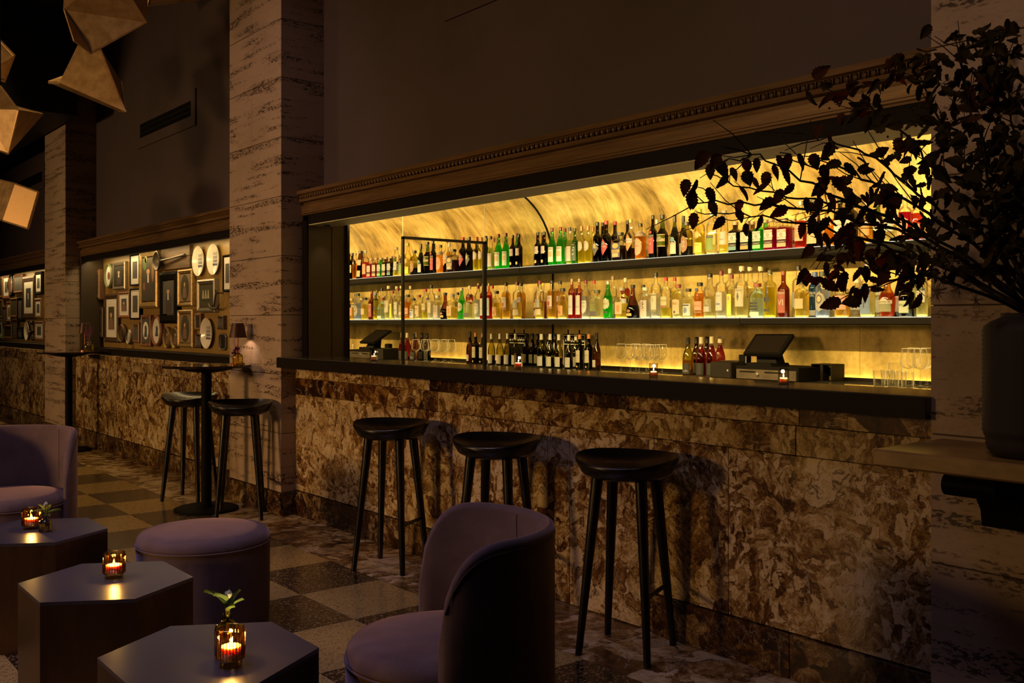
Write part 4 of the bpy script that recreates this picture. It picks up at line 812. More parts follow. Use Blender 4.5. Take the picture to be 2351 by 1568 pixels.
obj('cover_lid', MB().box(0.008, 0.085, h, w-0.008, 0.19, h+0.006, 0.002), solid((0.03, 0.022, 0.012), 0.6, 0.0, 0.2), pr_); obj('feed_button', MB().box(w-0.03, -0.002, h*0.45, w-0.018, 0.001, h*0.45+0.012), M['gray'], pr_)
xa = onY(1686, 742, 5.16).x; xb = onY(1706, 742, 5.16).x
cr = thing('card_reader', 'small upright black card reader on cash drawer', 'card reader', (xa, 5.20, zd)); hh = onY(1696, 814, 5.2).z-zd
obj('body', MB().box(0, 0, 0, xb-xa, 0.05, hh, 0.006), M['black'], cr); obj('slot_rail', MB().box(xb-xa-0.008, -0.004, 0.01, xb-xa-0.003, 0.0, hh-0.01), M['gray'], cr)
xa, xb = onY(1862, 742, 5.25).x, onY(1909, 742, 5.25).x; hh = onY(1885, 836, 5.25).z-ZC
mb_ = thing('napkin_box', 'low dark metal box with open front beside the till', 'box', (xa, 5.25, ZC)); w = xb-xa
for nm, a in (('top_panel', (0, 0, hh-0.004, w, 0.14, hh)), ('base_panel', (0, 0, 0, w, 0.14, 0.004)), ('side_panel', (0, 0, 0.004, 0.005, 0.14, hh-0.004)), ('side_panel', (w-0.005, 0, 0.004, w, 0.14, hh-0.004)), ('divider', (w*0.45, 0, 0.004, w*0.58, 0.01, hh-0.004)), ('back_panel', (0.005, 0.13, 0.004, w-0.005, 0.134, hh-0.004))):
    obj(nm, MB().box(*a), M['frame_black'] if nm != 'back_panel' else M['panel'], mb_)
# candles on the bar
def point(loc, power, col, rad=0.008):
    l = bpy.data.lights.new('candle_light', 'POINT'); l.energy = power; l.color = col; l.shadow_soft_size = rad
    o = bpy.data.objects.new('candle_light', l); COL.objects.link(o); o.location = loc; return o
def flame_mesh(s=1.0): return MB().lathe([(0.0005, 0.0), (0.003*s, 0.003*s), (0.0038*s, 0.007*s), (0.002*s, 0.014*s), (0.0003, 0.019*s)], 10)
for i, (u, wpx, hpx) in enumerate(((859, 18, 29), (1190, 22, 37), (1500.5, 25, 32), (1799, 30, 38))):
    p = onY(u, 742, 3.16); dp = depth(p); a = wpx*dp/FPX/2; h = hpx*dp/FPX
    c = thing('votive_candle', ['candle in square glass at the mirror end of the bar', 'candle in square glass on bar before white wine bottles', 'candle in square glass on bar before the wine glasses', 'candle in square glass on bar before the till'][i], 'candle', (p.x, 3.16, 1.105), math.radians(40), 'square glass votives on the bar')
    k = a*0.76
    hb = MB(); 
    for sx, sy, ex, ey in ((-k, -k, k, -k+0.003), (-k, k-0.003, k, k), (-k, -k+0.003, -k+0.003, k-0.003), (k-0.003, -k+0.003, k, k-0.003)): hb.box(sx, sy, 0.0, ex, ey, h)
    hb.box(-k, -k, 0, k, k, 0.006); obj('glass_holder', hb, glass((0.74, 0.71, 0.66), 1.0, 0.7), c)
    obj('wax', MB().box(-k+0.004, -k+0.004, 0.007, k-0.004, k-0.004, h*0.42, 0.003), M['wax'], c)
    fm = flame_mesh(0.7); fm.v = [(x_, y_, z_+h*0.46) for x_, y_, z_ in fm.v]; obj('flame', fm, M['flame'], c, True)
    obj('wick', MB().tube([(0, 0, h*0.42), (0.0005, 0, h*0.47)], 0.0008, 6), M['black'], c)
    point((p.x, 3.16, 1.105+h*0.46+0.02), 0.9, (1.0, 0.58, 0.32))
# ================================================================== FURNITURE
# hexagonal metal tables
def hextable(c, label):
    R0 = 0.298; t_ = thing('hexagonal_table', label, 'table', (c[0], c[1], 0), 0, 'hexagonal metal drum tables')
    P = [(R0*math.cos(math.pi/3*i), R0*math.sin(math.pi/3*i)*0.965) for i in range(6)]
    obj('table_top', MB().prism(P, 0.437, 0.449), M['zinc'], t_)
    for i in range(6):
        a, b = Vector(P[i]), Vector(P[(i+1) % 6]); a2, b2 = a*0.985, b*0.985; a, b = a*0.999, b*0.999
        m = MB().add([(a.x, a.y, 0), (b.x, b.y, 0), (b2.x, b2.y, 0), (a2.x, a2.y, 0), (a.x, a.y, 0.437), (b.x, b.y, 0.437), (b2.x, b2.y, 0.437), (a2.x, a2.y, 0.437)], [(0, 1, 5, 4), (1, 2, 6, 5), (2, 3, 7, 6), (3, 0, 4, 7), (4, 5, 6, 7), (3, 2, 1, 0)])
        obj('side_panel', m, M['bronze'], t_, rc=True)
    return t_
M['bronze'] = mat_metal('bronze_sheet', (0.10, 0.055, 0.025), (0.16, 0.09, 0.045), 0.32, 0.8, (3, 3, 1))
hextable((-2.57, 1.03), 'hexagonal metal table nearest the camera, with candle and bud vase')
hextable((-3.52, 1.042), 'middle hexagonal metal table with one amber candle beside the ottoman')
hextable((-4.555, 1.06), 'hexagonal metal table by the far left lounge chair')
# ottoman and lounge chairs
def piping(r, z, n=64, rad=0.0035, a0=0, a1=2*math.pi): return MB().tube([(r*math.cos(a0+(a1-a0)*i/n), r*math.sin(a0+(a1-a0)*i/n), z) for i in range(n+1)], rad, 6)
def drum(parent, r, h, body='base', cushion='cushion'):
    obj(body, MB().lathe([(r*0.985, 0.012), (r*0.995, 0.06), (r, 0.2), (r, h-0.065)], 64), M['velvet'], parent, True, 1.0)
    obj(cushion, MB().lathe([(r, h-0.065), (r*1.0, h-0.05), (r*0.985, h-0.03), (r*0.93, h-0.012), (r*0.78, h-0.003), (r*0.4, h+0.004), (0.001, h+0.005)], 64), M['velvet'], parent, True, 3)
    obj('piping', piping(r+0.001, h-0.062), M['velvet'], parent, True)
    obj('plinth', MB().lathe([(r*0.93, 0.0), (r*0.93, 0.014)], 48), M['black'], parent)
ot = thing('ottoman', 'round mauve velvet ottoman behind the middle hexagonal table', 'ottoman', (-4.234, 1.67, 0)); drum(ot, 0.285, 0.435)
def lounge(label, loc, rz, r=0.285):
    c = thing('lounge_chair', label, 'chair', loc, rz, 'mauve velvet lounge chairs'); drum(c, r, 0.455, 'seat_base', 'seat')
    th = 0.035; ro = r+th+0.012; ri = r+0.012; N = 56; H0 = 0.775; hs = 98.0
    vs = []; fs = []; K = 10
    def height(deg):
        t_ = max(0.0, min(1.0, (hs-abs(deg))/46.0)); return 0.52+(H0-0.52)*(max(0.0, 1-(1-t_)**4))**0.6
    for i in range(N+1):
        dg = -hs+2*hs*i/N; a = math.radians(dg); hgt = height(dg); e = min(1.0, (hs-abs(dg))/3.0); rm = (ri+ro)/2; hw = (ro-ri)/2*(0.45+0.55*math.sqrt(max(0, 1-(1-e)**2)))
        sec = [(rm+hw, 0.03), (rm+hw, hgt*0.5), (rm+hw, hgt-0.02), (rm+hw*0.75, hgt-0.006), (rm, hgt), (rm-hw*0.75, hgt-0.006), (rm-hw, hgt-0.02), (rm-hw, hgt*0.5), (rm-hw, 0.03), (rm, 0.03)]
        for rr, z in sec: vs.append((rr*math.cos(a), rr*math.sin(a), z))
    for i in range(N):
        for k in range(K): k2 = (k+1) % K; fs.append((i*K+k, (i+1)*K+k, (i+1)*K+k2, i*K+k2))
    fs.append(tuple(range(K))); fs.append(tuple(N*K+k for k in range(K))[::-1])
    obj('backrest', MB().add(vs, fs), M['velvet'], c, True, 1.2, rc=True)
    for s in (-1, 1):  # seam lines inside the back and along the outer edge
        a = math.radians(32*s); obj('seam', MB().tube([((ri-0.0005)*math.cos(a), (ri-0.0005)*math.sin(a), 0.47+(height(32)-0.49)*k/8) for k in range(9)], 0.0018, 5), M['seam'], c, True)
    pts = []
    for i in range(49):
        dg = -(hs-3)+2*(hs-3)*i/48; a = math.radians(dg); pts.append(((ro+0.0004)*math.cos(a), (ro+0.0004)*math.sin(a), height(dg)-0.028))
    obj('edge_seam', MB().tube(pts, 0.0018, 5), M['seam'], c, True)
    return c
M['seam'] = solid((0.085, 0.052, 0.054), 0.9)
back = math.degrees(math.atan2(RGT.y, RGT.x))
pc = atd(1016, 742, 2.80); lounge('mauve velvet lounge chair with wrapping back in right foreground', (pc.x, pc.y, 0), math.radians(back+10), 0.275)
pc = atd(12, 742, 5.12); lounge('mauve velvet lounge chair facing camera at far left', (pc.x, pc.y, 0), math.radians(back+92), 0.30)
# bar stools
def stool_meshes():
    vs = []; fs = []; NA, NR = 40, 8; a_, b_ = 0.206, 0.17
    def top(x, y):
        q = (x/a_)**2+(y/b_)**2
        return 0.722+0.030*q**1.3+0.017*(y/b_)*q+0.014*(x/a_)**2
    for j in range(NR+1):
        rr = j/NR
        for i in range(NA): q = 2*math.pi*i/NA; x, y = a_*rr*math.cos(q), b_*rr*math.sin(q); vs.append((x, y, top(x, y)))
    for rr, dz in ((1.012, -0.007), (1.0, -0.018), (0.90, -0.045), (0.72, -0.066), (0.0, -0.075)):
        for i in range(NA):
            q = 2*math.pi*i/NA; x, y = a_*math.cos(q), b_*math.sin(q); zz = top(x, y)
            low = 0.735-0.02; t_ = max(0.0, min(1.0, (1.0-rr)/0.35)); z = (zz+dz)*(1-t_)+(0.735-0.056-0.004*(1-rr))*t_
            vs.append((x*rr, y*rr, z))
    for j in range(NR+5):
        for i in range(NA): i2 = (i+1) % NA; fs.append((j*NA+i, j*NA+i2, (j+1)*NA+i2, (j+1)*NA+i))
    seat = MB().add(vs, fs).recalc().mesh('seat', True, 1.5)
    legs = []
    for k in range(4):
        q = math.pi/4+math.pi/2*k; t0 = Vector((0.125*math.cos(q), 0.105*math.sin(q), 0.71)); t1 = Vector((0.20*math.cos(q), 0.20*math.sin(q), 0.0))
        legs.append(MB().tube([t0, t0.lerp(t1, 0.3), t1], [0.024, 0.021, 0.0135], 12).mesh('leg', True, 1.0))
    q0, q1 = -math.pi/4, math.pi/4; f_ = 0.655
    def lp(q): return Vector((0.125*math.cos(q), 0.105*math.sin(q), 0.71)).lerp(Vector((0.20*math.cos(q), 0.20*math.sin(q), 0)), f_)
    bar = MB().tube([lp(q0), lp(q1)], 0.009, 10).mesh('footrest', True, 1.0)
    return [('seat', seat)]+[('leg', l) for l in legs]+[('footrest', bar)]
sm = stool_meshes()
def stool(loc, rz, label, group, s=1.0):
    t_ = thing('bar_stool', label, 'stool', (loc[0], loc[1], 0), rz, group)
    for n_, m_ in sm: link(n_, m_, t_, M['stool'])
    if s != 1.0: t_.scale = (s, s, s)
stool((-4.60, 2.87), math.radians(30), 'black saddle seat bar stool at bar, nearest the middle pillar', 'bar stools at the bar', 1.045)
stool((-3.66, 2.87), math.radians(26), 'black saddle bar stool at bar, partly behind the mauve chair', 'bar stools at the bar', 1.045)
stool((-2.82, 2.89), math.radians(22), 'black saddle seat bar stool at bar, closest to camera', 'bar stools at the bar', 1.045)
stool((-7.35, 2.79), math.radians(40), 'black saddle stool left of the high table post', 'bar stools at the high table', 1.045)
stool((-6.44, 2.80), math.radians(62), 'black saddle stool in front of the travertine pillar', 'bar stools at the high table', 1.045)
# high tables
def hightable(loc, label, z=1.04):
    t_ = thing('high_table', label, 'table', (loc[0], loc[1], 0), 0, 'high cocktail tables'); R0 = 0.315
    P = [(R0*(1.0-0.03*(i % 2))*math.cos(2*math.pi*i/16+0.2), R0*(1.0-0.03*(i % 2))*math.sin(2*math.pi*i/16+0.2)) for i in range(16)]
    obj('table_top', MB().prism(P, z-0.018, z), M['hitop'], t_)
    obj('under_plate', MB().lathe([(0.05, z-0.055), (0.13, z-0.045), (0.20, z-0.026), (0.20, z-0.018)], 24), M['black'], t_, True)
    obj('post', MB().lathe([(0.036, 0.02), (0.036, z-0.05)], 24), M['black'], t_, True)
    obj('collar', MB().lathe([(0.052, 0.02), (0.052, 0.034), (0.037, 0.038)], 24), M['black'], t_, True)
    obj('base_plate', MB().lathe([(0.225, 0.0), (0.225, 0.012), (0.20, 0.022), (0.04, 0.026)], 40), M['black'], t_, True)
M['hitop'] = mat_metal('black_glossy_stone', (0.012, 0.008, 0.008), (0.03, 0.02, 0.018), 0.06, 0.0)
HT1 = atd(474, 742, 7.03); HT2 = atd(158, 742, 10.3)
hightable((HT1.x, HT1.y), 'black high cocktail table in front of the middle pillar'); hightable((HT2.x, HT2.y), 'black high cocktail table by the far left pillar')
# table lamps
M['shade'] = solid((0.06, 0.022, 0.012), 0.4, 0.3)
def lamp(loc, label, power):
    t_ = thing('table_lamp', label, 'lamp', loc, 0, 'cordless table lamps')
    obj('base', MB().lathe([(0.05, 0.0), (0.05, 0.012), (0.012, 0.02)], 24), M['copper'], t_, True)
    obj('stem', MB().lathe([(0.007, 0.02), (0.006, 0.26)], 12), M['copper'], t_, True)
    obj('lamp_shade', MB().lathe([(0.062, 0.195), (0.042, 0.30)], 32, cap=False).lathe([(0.0605, 0.195), (0.0405, 0.30)], 32, cap=False), M['shade'], t_, True)
    obj('diffuser', MB().lathe([(0.038, 0.262), (0.038, 0.266)], 24), emit((1.0, 0.75, 0.5), 3.0), t_)
    obj('shade_rim', piping(0.042, 0.30, 32, 0.0012), M['gray'], t_, True)
    point((loc[0], loc[1], loc[2]+0.235), power, (1.0, 0.66, 0.42), 0.015)
p = atd(546, 742, 7.12); lamp((p.x, p.y, 1.04), 'small copper table lamp glowing against the middle pillar', 3.0)
p = atd(195, 742, 10.4); lamp((p.x, p.y, 1.04), 'small copper table lamp on the far left high table', 0.35)
# ------------------------------------------------------------------ leaves and flowers
def leaf_mesh(w, h, curl, serr=0.0, n=8, bend=0.2, seed=0):
    rd = random.Random(seed); vs = []; fs = []
    for j in range(n+1):
        tt = j/n; hw = w/2*(math.sin(math.pi*min(1, tt**0.75)))**0.85*(1-0.25*tt)
        if serr and 0 < j < n: hw *= 1+serr*(1 if j % 2 else -0.6)
        y = h*tt-(0.35*h/n if serr and j % 2 else 0); z = -bend*h*tt*tt
        for s in (-1, -0.5, 0, 0.5, 1): vs.append((hw*s, y, z+curl*w*abs(s)**1.5*(0.6+0.8*tt)))
    for j in range(n):
        for i in range(4): k = j*5+i; fs.append((k, k+1, k+6, k+5))
    return MB().add(vs, fs)
def leafmat(name, a, b):
    t_ = NT(name); n1 = t_.noise(t_.coord(rand=3.0), 30, 3); c = t_.mix(n1.outputs[0], a, b); df = t_.n('ShaderNodeBsdfPrincipled'); t_.set(df.inputs['Base Color'], c); df.inputs['Roughness'].default_value = 0.8; df.inputs['Specular IOR Level'].default_value = 0.1
    tl = t_.n('ShaderNodeBsdfTranslucent'); t_.set(tl.inputs[0], c); mx = t_.n('ShaderNodeMixShader'); mx.inputs[0].default_value = 0.4; t_.set(mx.inputs[1], df.outputs[0]); t_.set(mx.inputs[2], tl.outputs[0]); return t_.surf(mx.outputs[0])
LM = [leafmat('green_leaf', (0.10, 0.14, 0.03), (0.18, 0.22, 0.06)), leafmat('russet_leaf', (0.06, 0.024, 0.010), (0.10, 0.035, 0.014)), leafmat('crimson_leaf', (0.13, 0.018, 0.010), (0.18, 0.03, 0.014)), leafmat('olive_leaf', (0.04, 0.03, 0.009), (0.07, 0.05, 0.014)), leafmat('purple_petal', (0.16, 0.02, 0.12), (0.25, 0.05, 0.20)), leafmat('dusky_pink', (0.30, 0.17, 0.18), (0.42, 0.26, 0.26)), leafmat('white_petal', (0.55, 0.55, 0.42), (0.70, 0.68, 0.55))]
def orient(o, loc, d, up, s=1.0):
    d = Vector(d).normalized(); up = Vector(up); x = d.cross(up)
    x = x.normalized() if x.length > 1e-4 else Vector((1, 0, 0)); z = x.cross(d)
    m = Matrix(((x.x, d.x, z.x, loc[0]), (x.y, d.y, z.y, loc[1]), (x.z, d.z, z.z, loc[2]), (0, 0, 0, 1))); o.matrix_local = m @ Matrix.Scale(s, 4)
smoke = glass((0.30, 0.24, 0.16), 1.3); yel = glass((0.92, 0.72, 0.10), 1.2)
def budvase(loc, label, gm, r, h, wide=False):
    t_ = thing('bud_vase', label, 'vase', loc)
    pr = [(r*0.8, 0.0), (r, h*0.06), (r, h*0.62), (r*0.9, h*0.74), (r*0.5, h*0.83), (r*0.36, h*0.88), (r*0.42, h)]
    obj('glass_body', MB().lathe(pr, 24, cap=False).lathe([(r*0.8, 0.0), (0.001, 0.004)], 24, cap=False), gm, t_, True, 2)
    obj('water', MB().lathe([(r*0.75, 0.006), (r*0.93, h*0.08), (r*0.93, h*0.45)], 20), liquid((0.85, 0.8, 0.6), 0.1), t_, True); return t_
lfg = leaf_mesh(0.026, 0.062, 0.25, 0, 8, 0.3).mesh('leaf', True); lfs = leaf_mesh(0.016, 0.032, 0.3, 0, 6, 0.1).mesh('petal', True)
def sprig(loc, label, seed, n=6, cat='flowers'):
    rd = random.Random(seed); t_ = thing('flower_sprig', label, cat, loc)
    for k in range(3):
        a = rd.uniform(0, 6.28); d_ = Vector((math.cos(a)*0.014, math.sin(a)*0.014, 0.045+0.012*k)); obj('stem', MB().tube([(0, 0, -0.05), (d_.x*0.4, d_.y*0.4, 0.01), d_], 0.0016, 5), LM[0], t_)
    for k in range(n):
        a = 6.28*k/n+rd.uniform(-0.3, 0.3); o = link('leaf', lfg, t_, LM[0]); orient(o, (0, 0, 0.006+0.005*k), (math.cos(a), math.sin(a), rd.uniform(0.25, 1.3)), (0, 0, 1), rd.uniform(0.75, 1.2))
    bud = MB().lathe([(0.001, 0.0), (0.007, 0.006), (0.008, 0.013), (0.004, 0.02), (0.0005, 0.023)], 10).mesh('bud', True)
    for k in range(2): o = link('bud', bud, t_, LM[6]); o.location = (0.012-0.028*k, 0.004*k, 0.045-0.01*k)
    return t_
for (u, v, s_, w, h, lab) in ((522, 1506, 3, 0.034, 0.112, 'nearest'), (104, 1220, 8, 0.027, 0.062, 'far left')):
    p = onZ(u, v, 0.449); budvase((p.x, p.y, 0.449), 'smoky glass bud vase on the %s hexagonal table' % lab, smoke, w, h)
    sprig((p.x, p.y, 0.449+h), 'green leaf sprig with pale buds in %s smoky vase' % lab, s_, 6 if s_ == 3 else 5)
# amber ribbed votives
amb = glass((0.97, 0.74, 0.32), 0.7, 0.35); ambd = glass((0.66, 0.30, 0.06), 0.7, 0.3)
for i, (u, v, wpx, hpx) in enumerate(((523, 1537, 62, 96), (254, 1331, 48, 62), (64, 1217, 40, 50))):
    p = onZ(u, v, 0.449); dp = depth(p); r = wpx/2*dp/FPX; h = hpx*dp/FPX*0.93
    p = p+FWD*r*0.8
    t_ = thing('amber_votive', ['lit amber ribbed glass votive on the nearest hexagonal table', 'lit amber ribbed glass votive on the middle hexagonal table', 'lit amber ribbed glass votive on the far left hexagonal table'][i], 'candle', (p.x, p.y, 0.449), 0, 'amber ribbed votives')
    rib = None
    obj('glass_cup', MB().lathe([(r, h*0.20), (r, h)], 120, g=rib, cap=False).lathe([(r*0.95, h), (r*0.94, h*0.2), (0.001, h*0.18)], 48, cap=False), amb, t_, True, 2)
    rbs = MB()
    for q_ in range(26):
        a = 2*math.pi*q_/26; rbs.tube([(r*1.01*math.cos(a), r*1.01*math.sin(a), h*0.22), (r*1.01*math.cos(a), r*1.01*math.sin(a), h*0.93)], r*0.05, 5)
    obj('ribs', rbs, ambd, t_, True)
    obj('foot', MB().lathe([(r*0.8, 0.0), (r*0.84, h*0.09), (r*0.8, h*0.12), (r*0.98, h*0.20)], 32), amb, t_, True)
    obj('rim', piping(r*0.98, h, 40, 0.0013), amb, t_, True)
    obj('wax', MB().lathe([(r*0.70, h*0.21), (r*0.74, h*0.52), (0.001, h*0.50)], 24), M['wax'], t_, True)
    fm = flame_mesh(1.0); fm.v = [(x_, y_, z_+h*0.52) for x_, y_, z_ in fm.v]; obj('flame', fm, emit((1.0, 0.75, 0.35), 25.0), t_, True)
    point((p.x, p.y, 0.449+h*0.70), 1.5, (1.0, 0.74, 0.30), 0.006)
# flowers on the high tables
p = atd(546, 742, 6.95); budvase((p.x, p.y, 1.04), 'yellow glass vase on high table before the pillar', yel, 0.037, 0.10)
fs_ = thing('purple_flower', 'purple spiky flowers in yellow vase before the pillar', 'flowers', (p.x, p.y, 1.14))
def pompon(parent, loc, mat, n, s, seed, nm='petal'):
    rd = random.Random(seed); o_ = obj('flower_head', MB().lathe([(0.001, -0.006), (0.008*s, -0.003), (0.009*s, 0.003), (0.001, 0.008*s)], 10), mat, parent, True); o_.location = loc
    for k in range(n):
        z = rd.uniform(-0.2, 1); a = rd.uniform(0, 6.28); q = math.sqrt(1-z*z); o = link(nm, lfs, o_, mat); orient(o, (0, 0, 0), (q*math.cos(a), q*math.sin(a), z), (0, 0, 1), s*rd.uniform(0.7, 1.0))
pompon(fs_, (0.01, -0.01, 0.012), LM[4], 34, 0.9, 1); pompon(fs_, (-0.055, 0.0, -0.015), LM[4], 28, 0.9, 2)
obj('stem', MB().tube([(0, 0, -0.06), (0.01, -0.01, 0.012)], 0.0018, 5), LM[0], fs_); obj('stem', MB().tube([(0, 0, -0.06), (-0.02, 0, 0.0), (-0.055, 0, -0.015)], 0.0018, 5), LM[0], fs_)
for k in range(5): obj('twig', MB().tube([(0, 0, -0.02), (-0.03-0.008*k, 0.0, 0.04), (-0.05-0.012*k, 0.01*k-0.02, 0.07+0.01*k)], 0.001, 4), LM[5], fs_)
p = atd(204, 742, 10.22); budvase((p.x, p.y, 1.04), 'round yellow glass vase on the far left high table', yel, 0.05, 0.105)
fs2 = thing('dried_flowers', 'dusky pink grasses and purple bloom in far left vase', 'flowers', (p.x, p.y, 1.145)); rd = random.Random(4)
pompon(fs2, (-0.05, 0, 0.05), LM[4], 24, 0.9, 5); obj('stem', MB().tube([(0, 0, -0.06), (-0.05, 0, 0.05)], 0.0018, 5), LM[0], fs2)
for k in range(9):
    a = rd.uniform(-0.9, 1.2); L = rd.uniform(0.10, 0.2); e = Vector((math.sin(a)*L, rd.uniform(-0.03, 0.03), math.cos(a)*L)); st = obj('grass_stem', MB().tube([(0, 0, -0.05), e*0.5+Vector((0, 0, 0.01)), e], 0.0013, 4), LM[5], fs2)
    for j in range(5): o = link('seed_spike', lfs, st, LM[5]); orient(o, e*(0.6+0.1*j), e+Vector((rd.uniform(-0.06, 0.06), rd.uniform(-0.06, 0.06), 0)), (0, 1, 0), 0.8)
# ================================================================== RIGHT LEDGE, VASE, BRANCHES
lg = thing('marble_ledge', 'thick tan marble ledge on black corbel at the right pillar', 'shelf', (-1.56, YP, 0.923))
obj('slab', MB().box(0, -0.41, 0, 0.80, 0.0, 0.05, 0.006), M['ledge'] if 'ledge' in M else mat_wood('tan_ledge_marble', (0.22, 0.125, 0.03), (0.34, 0.20, 0.055), 0.35, (4, 4, 10)), lg)
cb = [(0.0, 0.0), (-0.30, 0.0), (-0.31, -0.035), (-0.28, -0.075), (-0.20, -0.085), (-0.13, -0.10), (-0.10, -0.14), (-0.09, -0.19), (0.0, -0.19)]
obj('corbel', MB().prism(cb, 0.17, 0.30, lambda y, z, x: (x, y, z)), M['black'], lg, rc=True)
sc = MB().tube([(0.16, -0.285, -0.045), (0.31, -0.285, -0.045)], 0.032, 16); obj('scroll', sc, M['black'], lg, True)
VC = Vector((-1.185, 2.80, 0.973))
vm = []
for j in range(60):
    t_ = j/59; z = 0.385*t_; r = 0.098+0.028*min(1, t_/0.18) if t_ < 0.18 else 0.126
    if t_ > 0.90: r = 0.126-0.05*((t_-0.90)/0.10)**2
    if t_ < 0.12: r = 0.09+0.028*math.sqrt(max(0, 1-(1-t_/0.12)**2))
    vm.append((r+0.0012*(1 if j % 2 else -1), z))
bv = thing('ribbed_vase', 'large ribbed charcoal vase on the marble ledge at right', 'vase', VC)
M['vase'] = solid((0.014, 0.010, 0.010), 0.75)
obj('vase_body', MB().lathe(vm, 48), M['vase'], bv, True, 3)
obj('neck_ring', MB().lathe([(0.078, 0.383), (0.080, 0.395), (0.070, 0.395), (0.068, 0.386)], 40, cap=False), M['vase'], bv, True)
br = thing('branch_arrangement', 'autumn branches with russet leaves spilling left from charcoal vase', 'branches', (VC.x, VC.y, VC.z+0.37))
BO = Vector((VC.x, VC.y, VC.z+0.37))
bark = solid((0.018, 0.011, 0.007), 0.7); rd = random.Random(11)
lms = [leaf_mesh(0.046, 0.074, 0.10, 0.14, 13, 0.25).mesh('leaf', True), leaf_mesh(0.050, 0.068, -0.18, 0.14, 13, 0.35).mesh('leaf', True), leaf_mesh(0.030, 0.072, 0.35, 0.14, 13, 0.3).mesh('leaf', True), leaf_mesh(0.040, 0.064, 0.05, 0.15, 11, 0.1).mesh('leaf', True)]
lmats = {}
for mi_, mm in enumerate((LM[1], LM[1], LM[3], LM[2])):
    for li, l in enumerate(lms): c_ = l.copy(); c_.materials.append(mm); lmats[(mi_, li)] = c_
nleaf = [0]
def clampP(p):
    if p.x > -1.66 and p.y > 2.95: p.y = 2.95
    return p
def addleaf(parent, p, d=None, s=None):
    if nleaf[0] >= 298: return
    nleaf[0] += 1
    o = link('leaf', lmats[(rd.choice((0, 0, 1, 1, 2, 2, 3)), rd.randrange(4))], parent)
    dv = Vector(d) if d is not None else Vector((rd.uniform(-1, 1), rd.uniform(-1, 1), rd.uniform(-1.6, 0.3)))
    up = -FWD+Vector((rd.uniform(-0.7, 0.7), rd.uniform(-0.7, 0.7), rd.uniform(-0.7, 0.7)))
    orient(o, clampP(Vector(p))-BO, dv, up, (s or rd.uniform(0.62, 1.05))*0.84)
branches = []
def branch(pix, r0, r1, twig=False, nm='branch', parent=None):
    pts = []
    for (u, v, dp) in pix: pts.append(clampP(atd(u, v, dp)))
    out = []
    for a, b in zip(pts[:-1], pts[1:]):
        for k in range(4): q = a.lerp(b, k/4); out.append(q+Vector((rd.gauss(0, 1), rd.gauss(0, 1), rd.gauss(0, 1)))*(0.004 if out else 0))
    out.append(pts[-1]); n = len(out)
    o = obj(nm, MB().tube([q-BO for q in out], [r0+(r1-r0)*i/(n-1) for i in range(n)], 6), bark, parent or br, True)
    branches.append((o, out)); return o, out
V0 = (2395, 735, 2.76)
main = [
 [V0, (2250, 620, 2.75), (2060, 530, 2.72), (1900, 488, 2.70), (1760, 470, 2.66), (1640, 466, 2.62), (1590, 466, 2.6)],
 [V0, (2230, 600, 2.85), (2080, 510, 2.88), (1930, 462, 2.9), (1800, 455, 2.9), (1690, 425, 2.9), (1630, 400, 2.9)],
 [V0, (2200, 590, 2.65), (2040, 500, 2.6), (1900, 440, 2.55), (1820, 400, 2.5), (1745, 352, 2.5), (1650, 375, 2.5)],
 [V0, (2240, 640, 2.8), (2100, 590, 2.8), (2000, 555, 2.8), (1900, 520, 2.8), (1800, 505, 2.8), (1700, 490, 2.8), (1600, 487, 2.8)],
 [V0, (2220, 660, 2.7), (2120, 630, 2.68), (2060, 645, 2.66), (2000, 655, 2.64), (1942, 674, 2.62)],
 [V0, (2210, 600, 2.95), (2100, 590, 3.0), (2030, 612, 3.0), (1985, 600, 3.0), (1895, 600, 3.0)],
 [V0, (2240, 500, 2.8), (2150, 390, 2.8), (2060, 290, 2.78), (1990, 240, 2.76), (1900, 205, 2.75)],
 [V0, (2260, 480, 2.9), (2190, 330, 2.9), (2130, 220, 2.9), (2100, 150, 2.9), (2060, 170, 2.9)],
 [V0, (2290, 500, 2.7), (2250, 320, 2.66), (2220, 190, 2.62), (2190, 80, 2.6)],
 [V0, (2320, 520, 2.8), (2300, 330, 2.78), (2290, 200, 2.76), (2330, 90, 2.75)],
 [V0, (2350, 520, 2.9), (2350, 320, 2.9), (2320, 180, 2.9), (2280, 110, 2.9)],
 [V0, (2200, 520, 2.75), (2080, 420, 2.75), (1990, 350, 2.72), (1900, 320, 2.7), (1830, 300, 2.7)],
 [V0, (2230, 560, 2.6), (2100, 470, 2.55), (2000, 420, 2.5), (1930, 380, 2.5), (1870, 385, 2.5), (1790, 350, 2.5)],
 [V0, (2180, 620, 2.9), (2050, 560, 2.95), (1950, 545, 2.95), (1880, 575, 2.95)],
 [V0, (2380, 500, 2.8), (2400, 300, 2.8), (2390, 150, 2.8)],
]
for b_ in main: branch(b_, 0.0055, 0.0014)
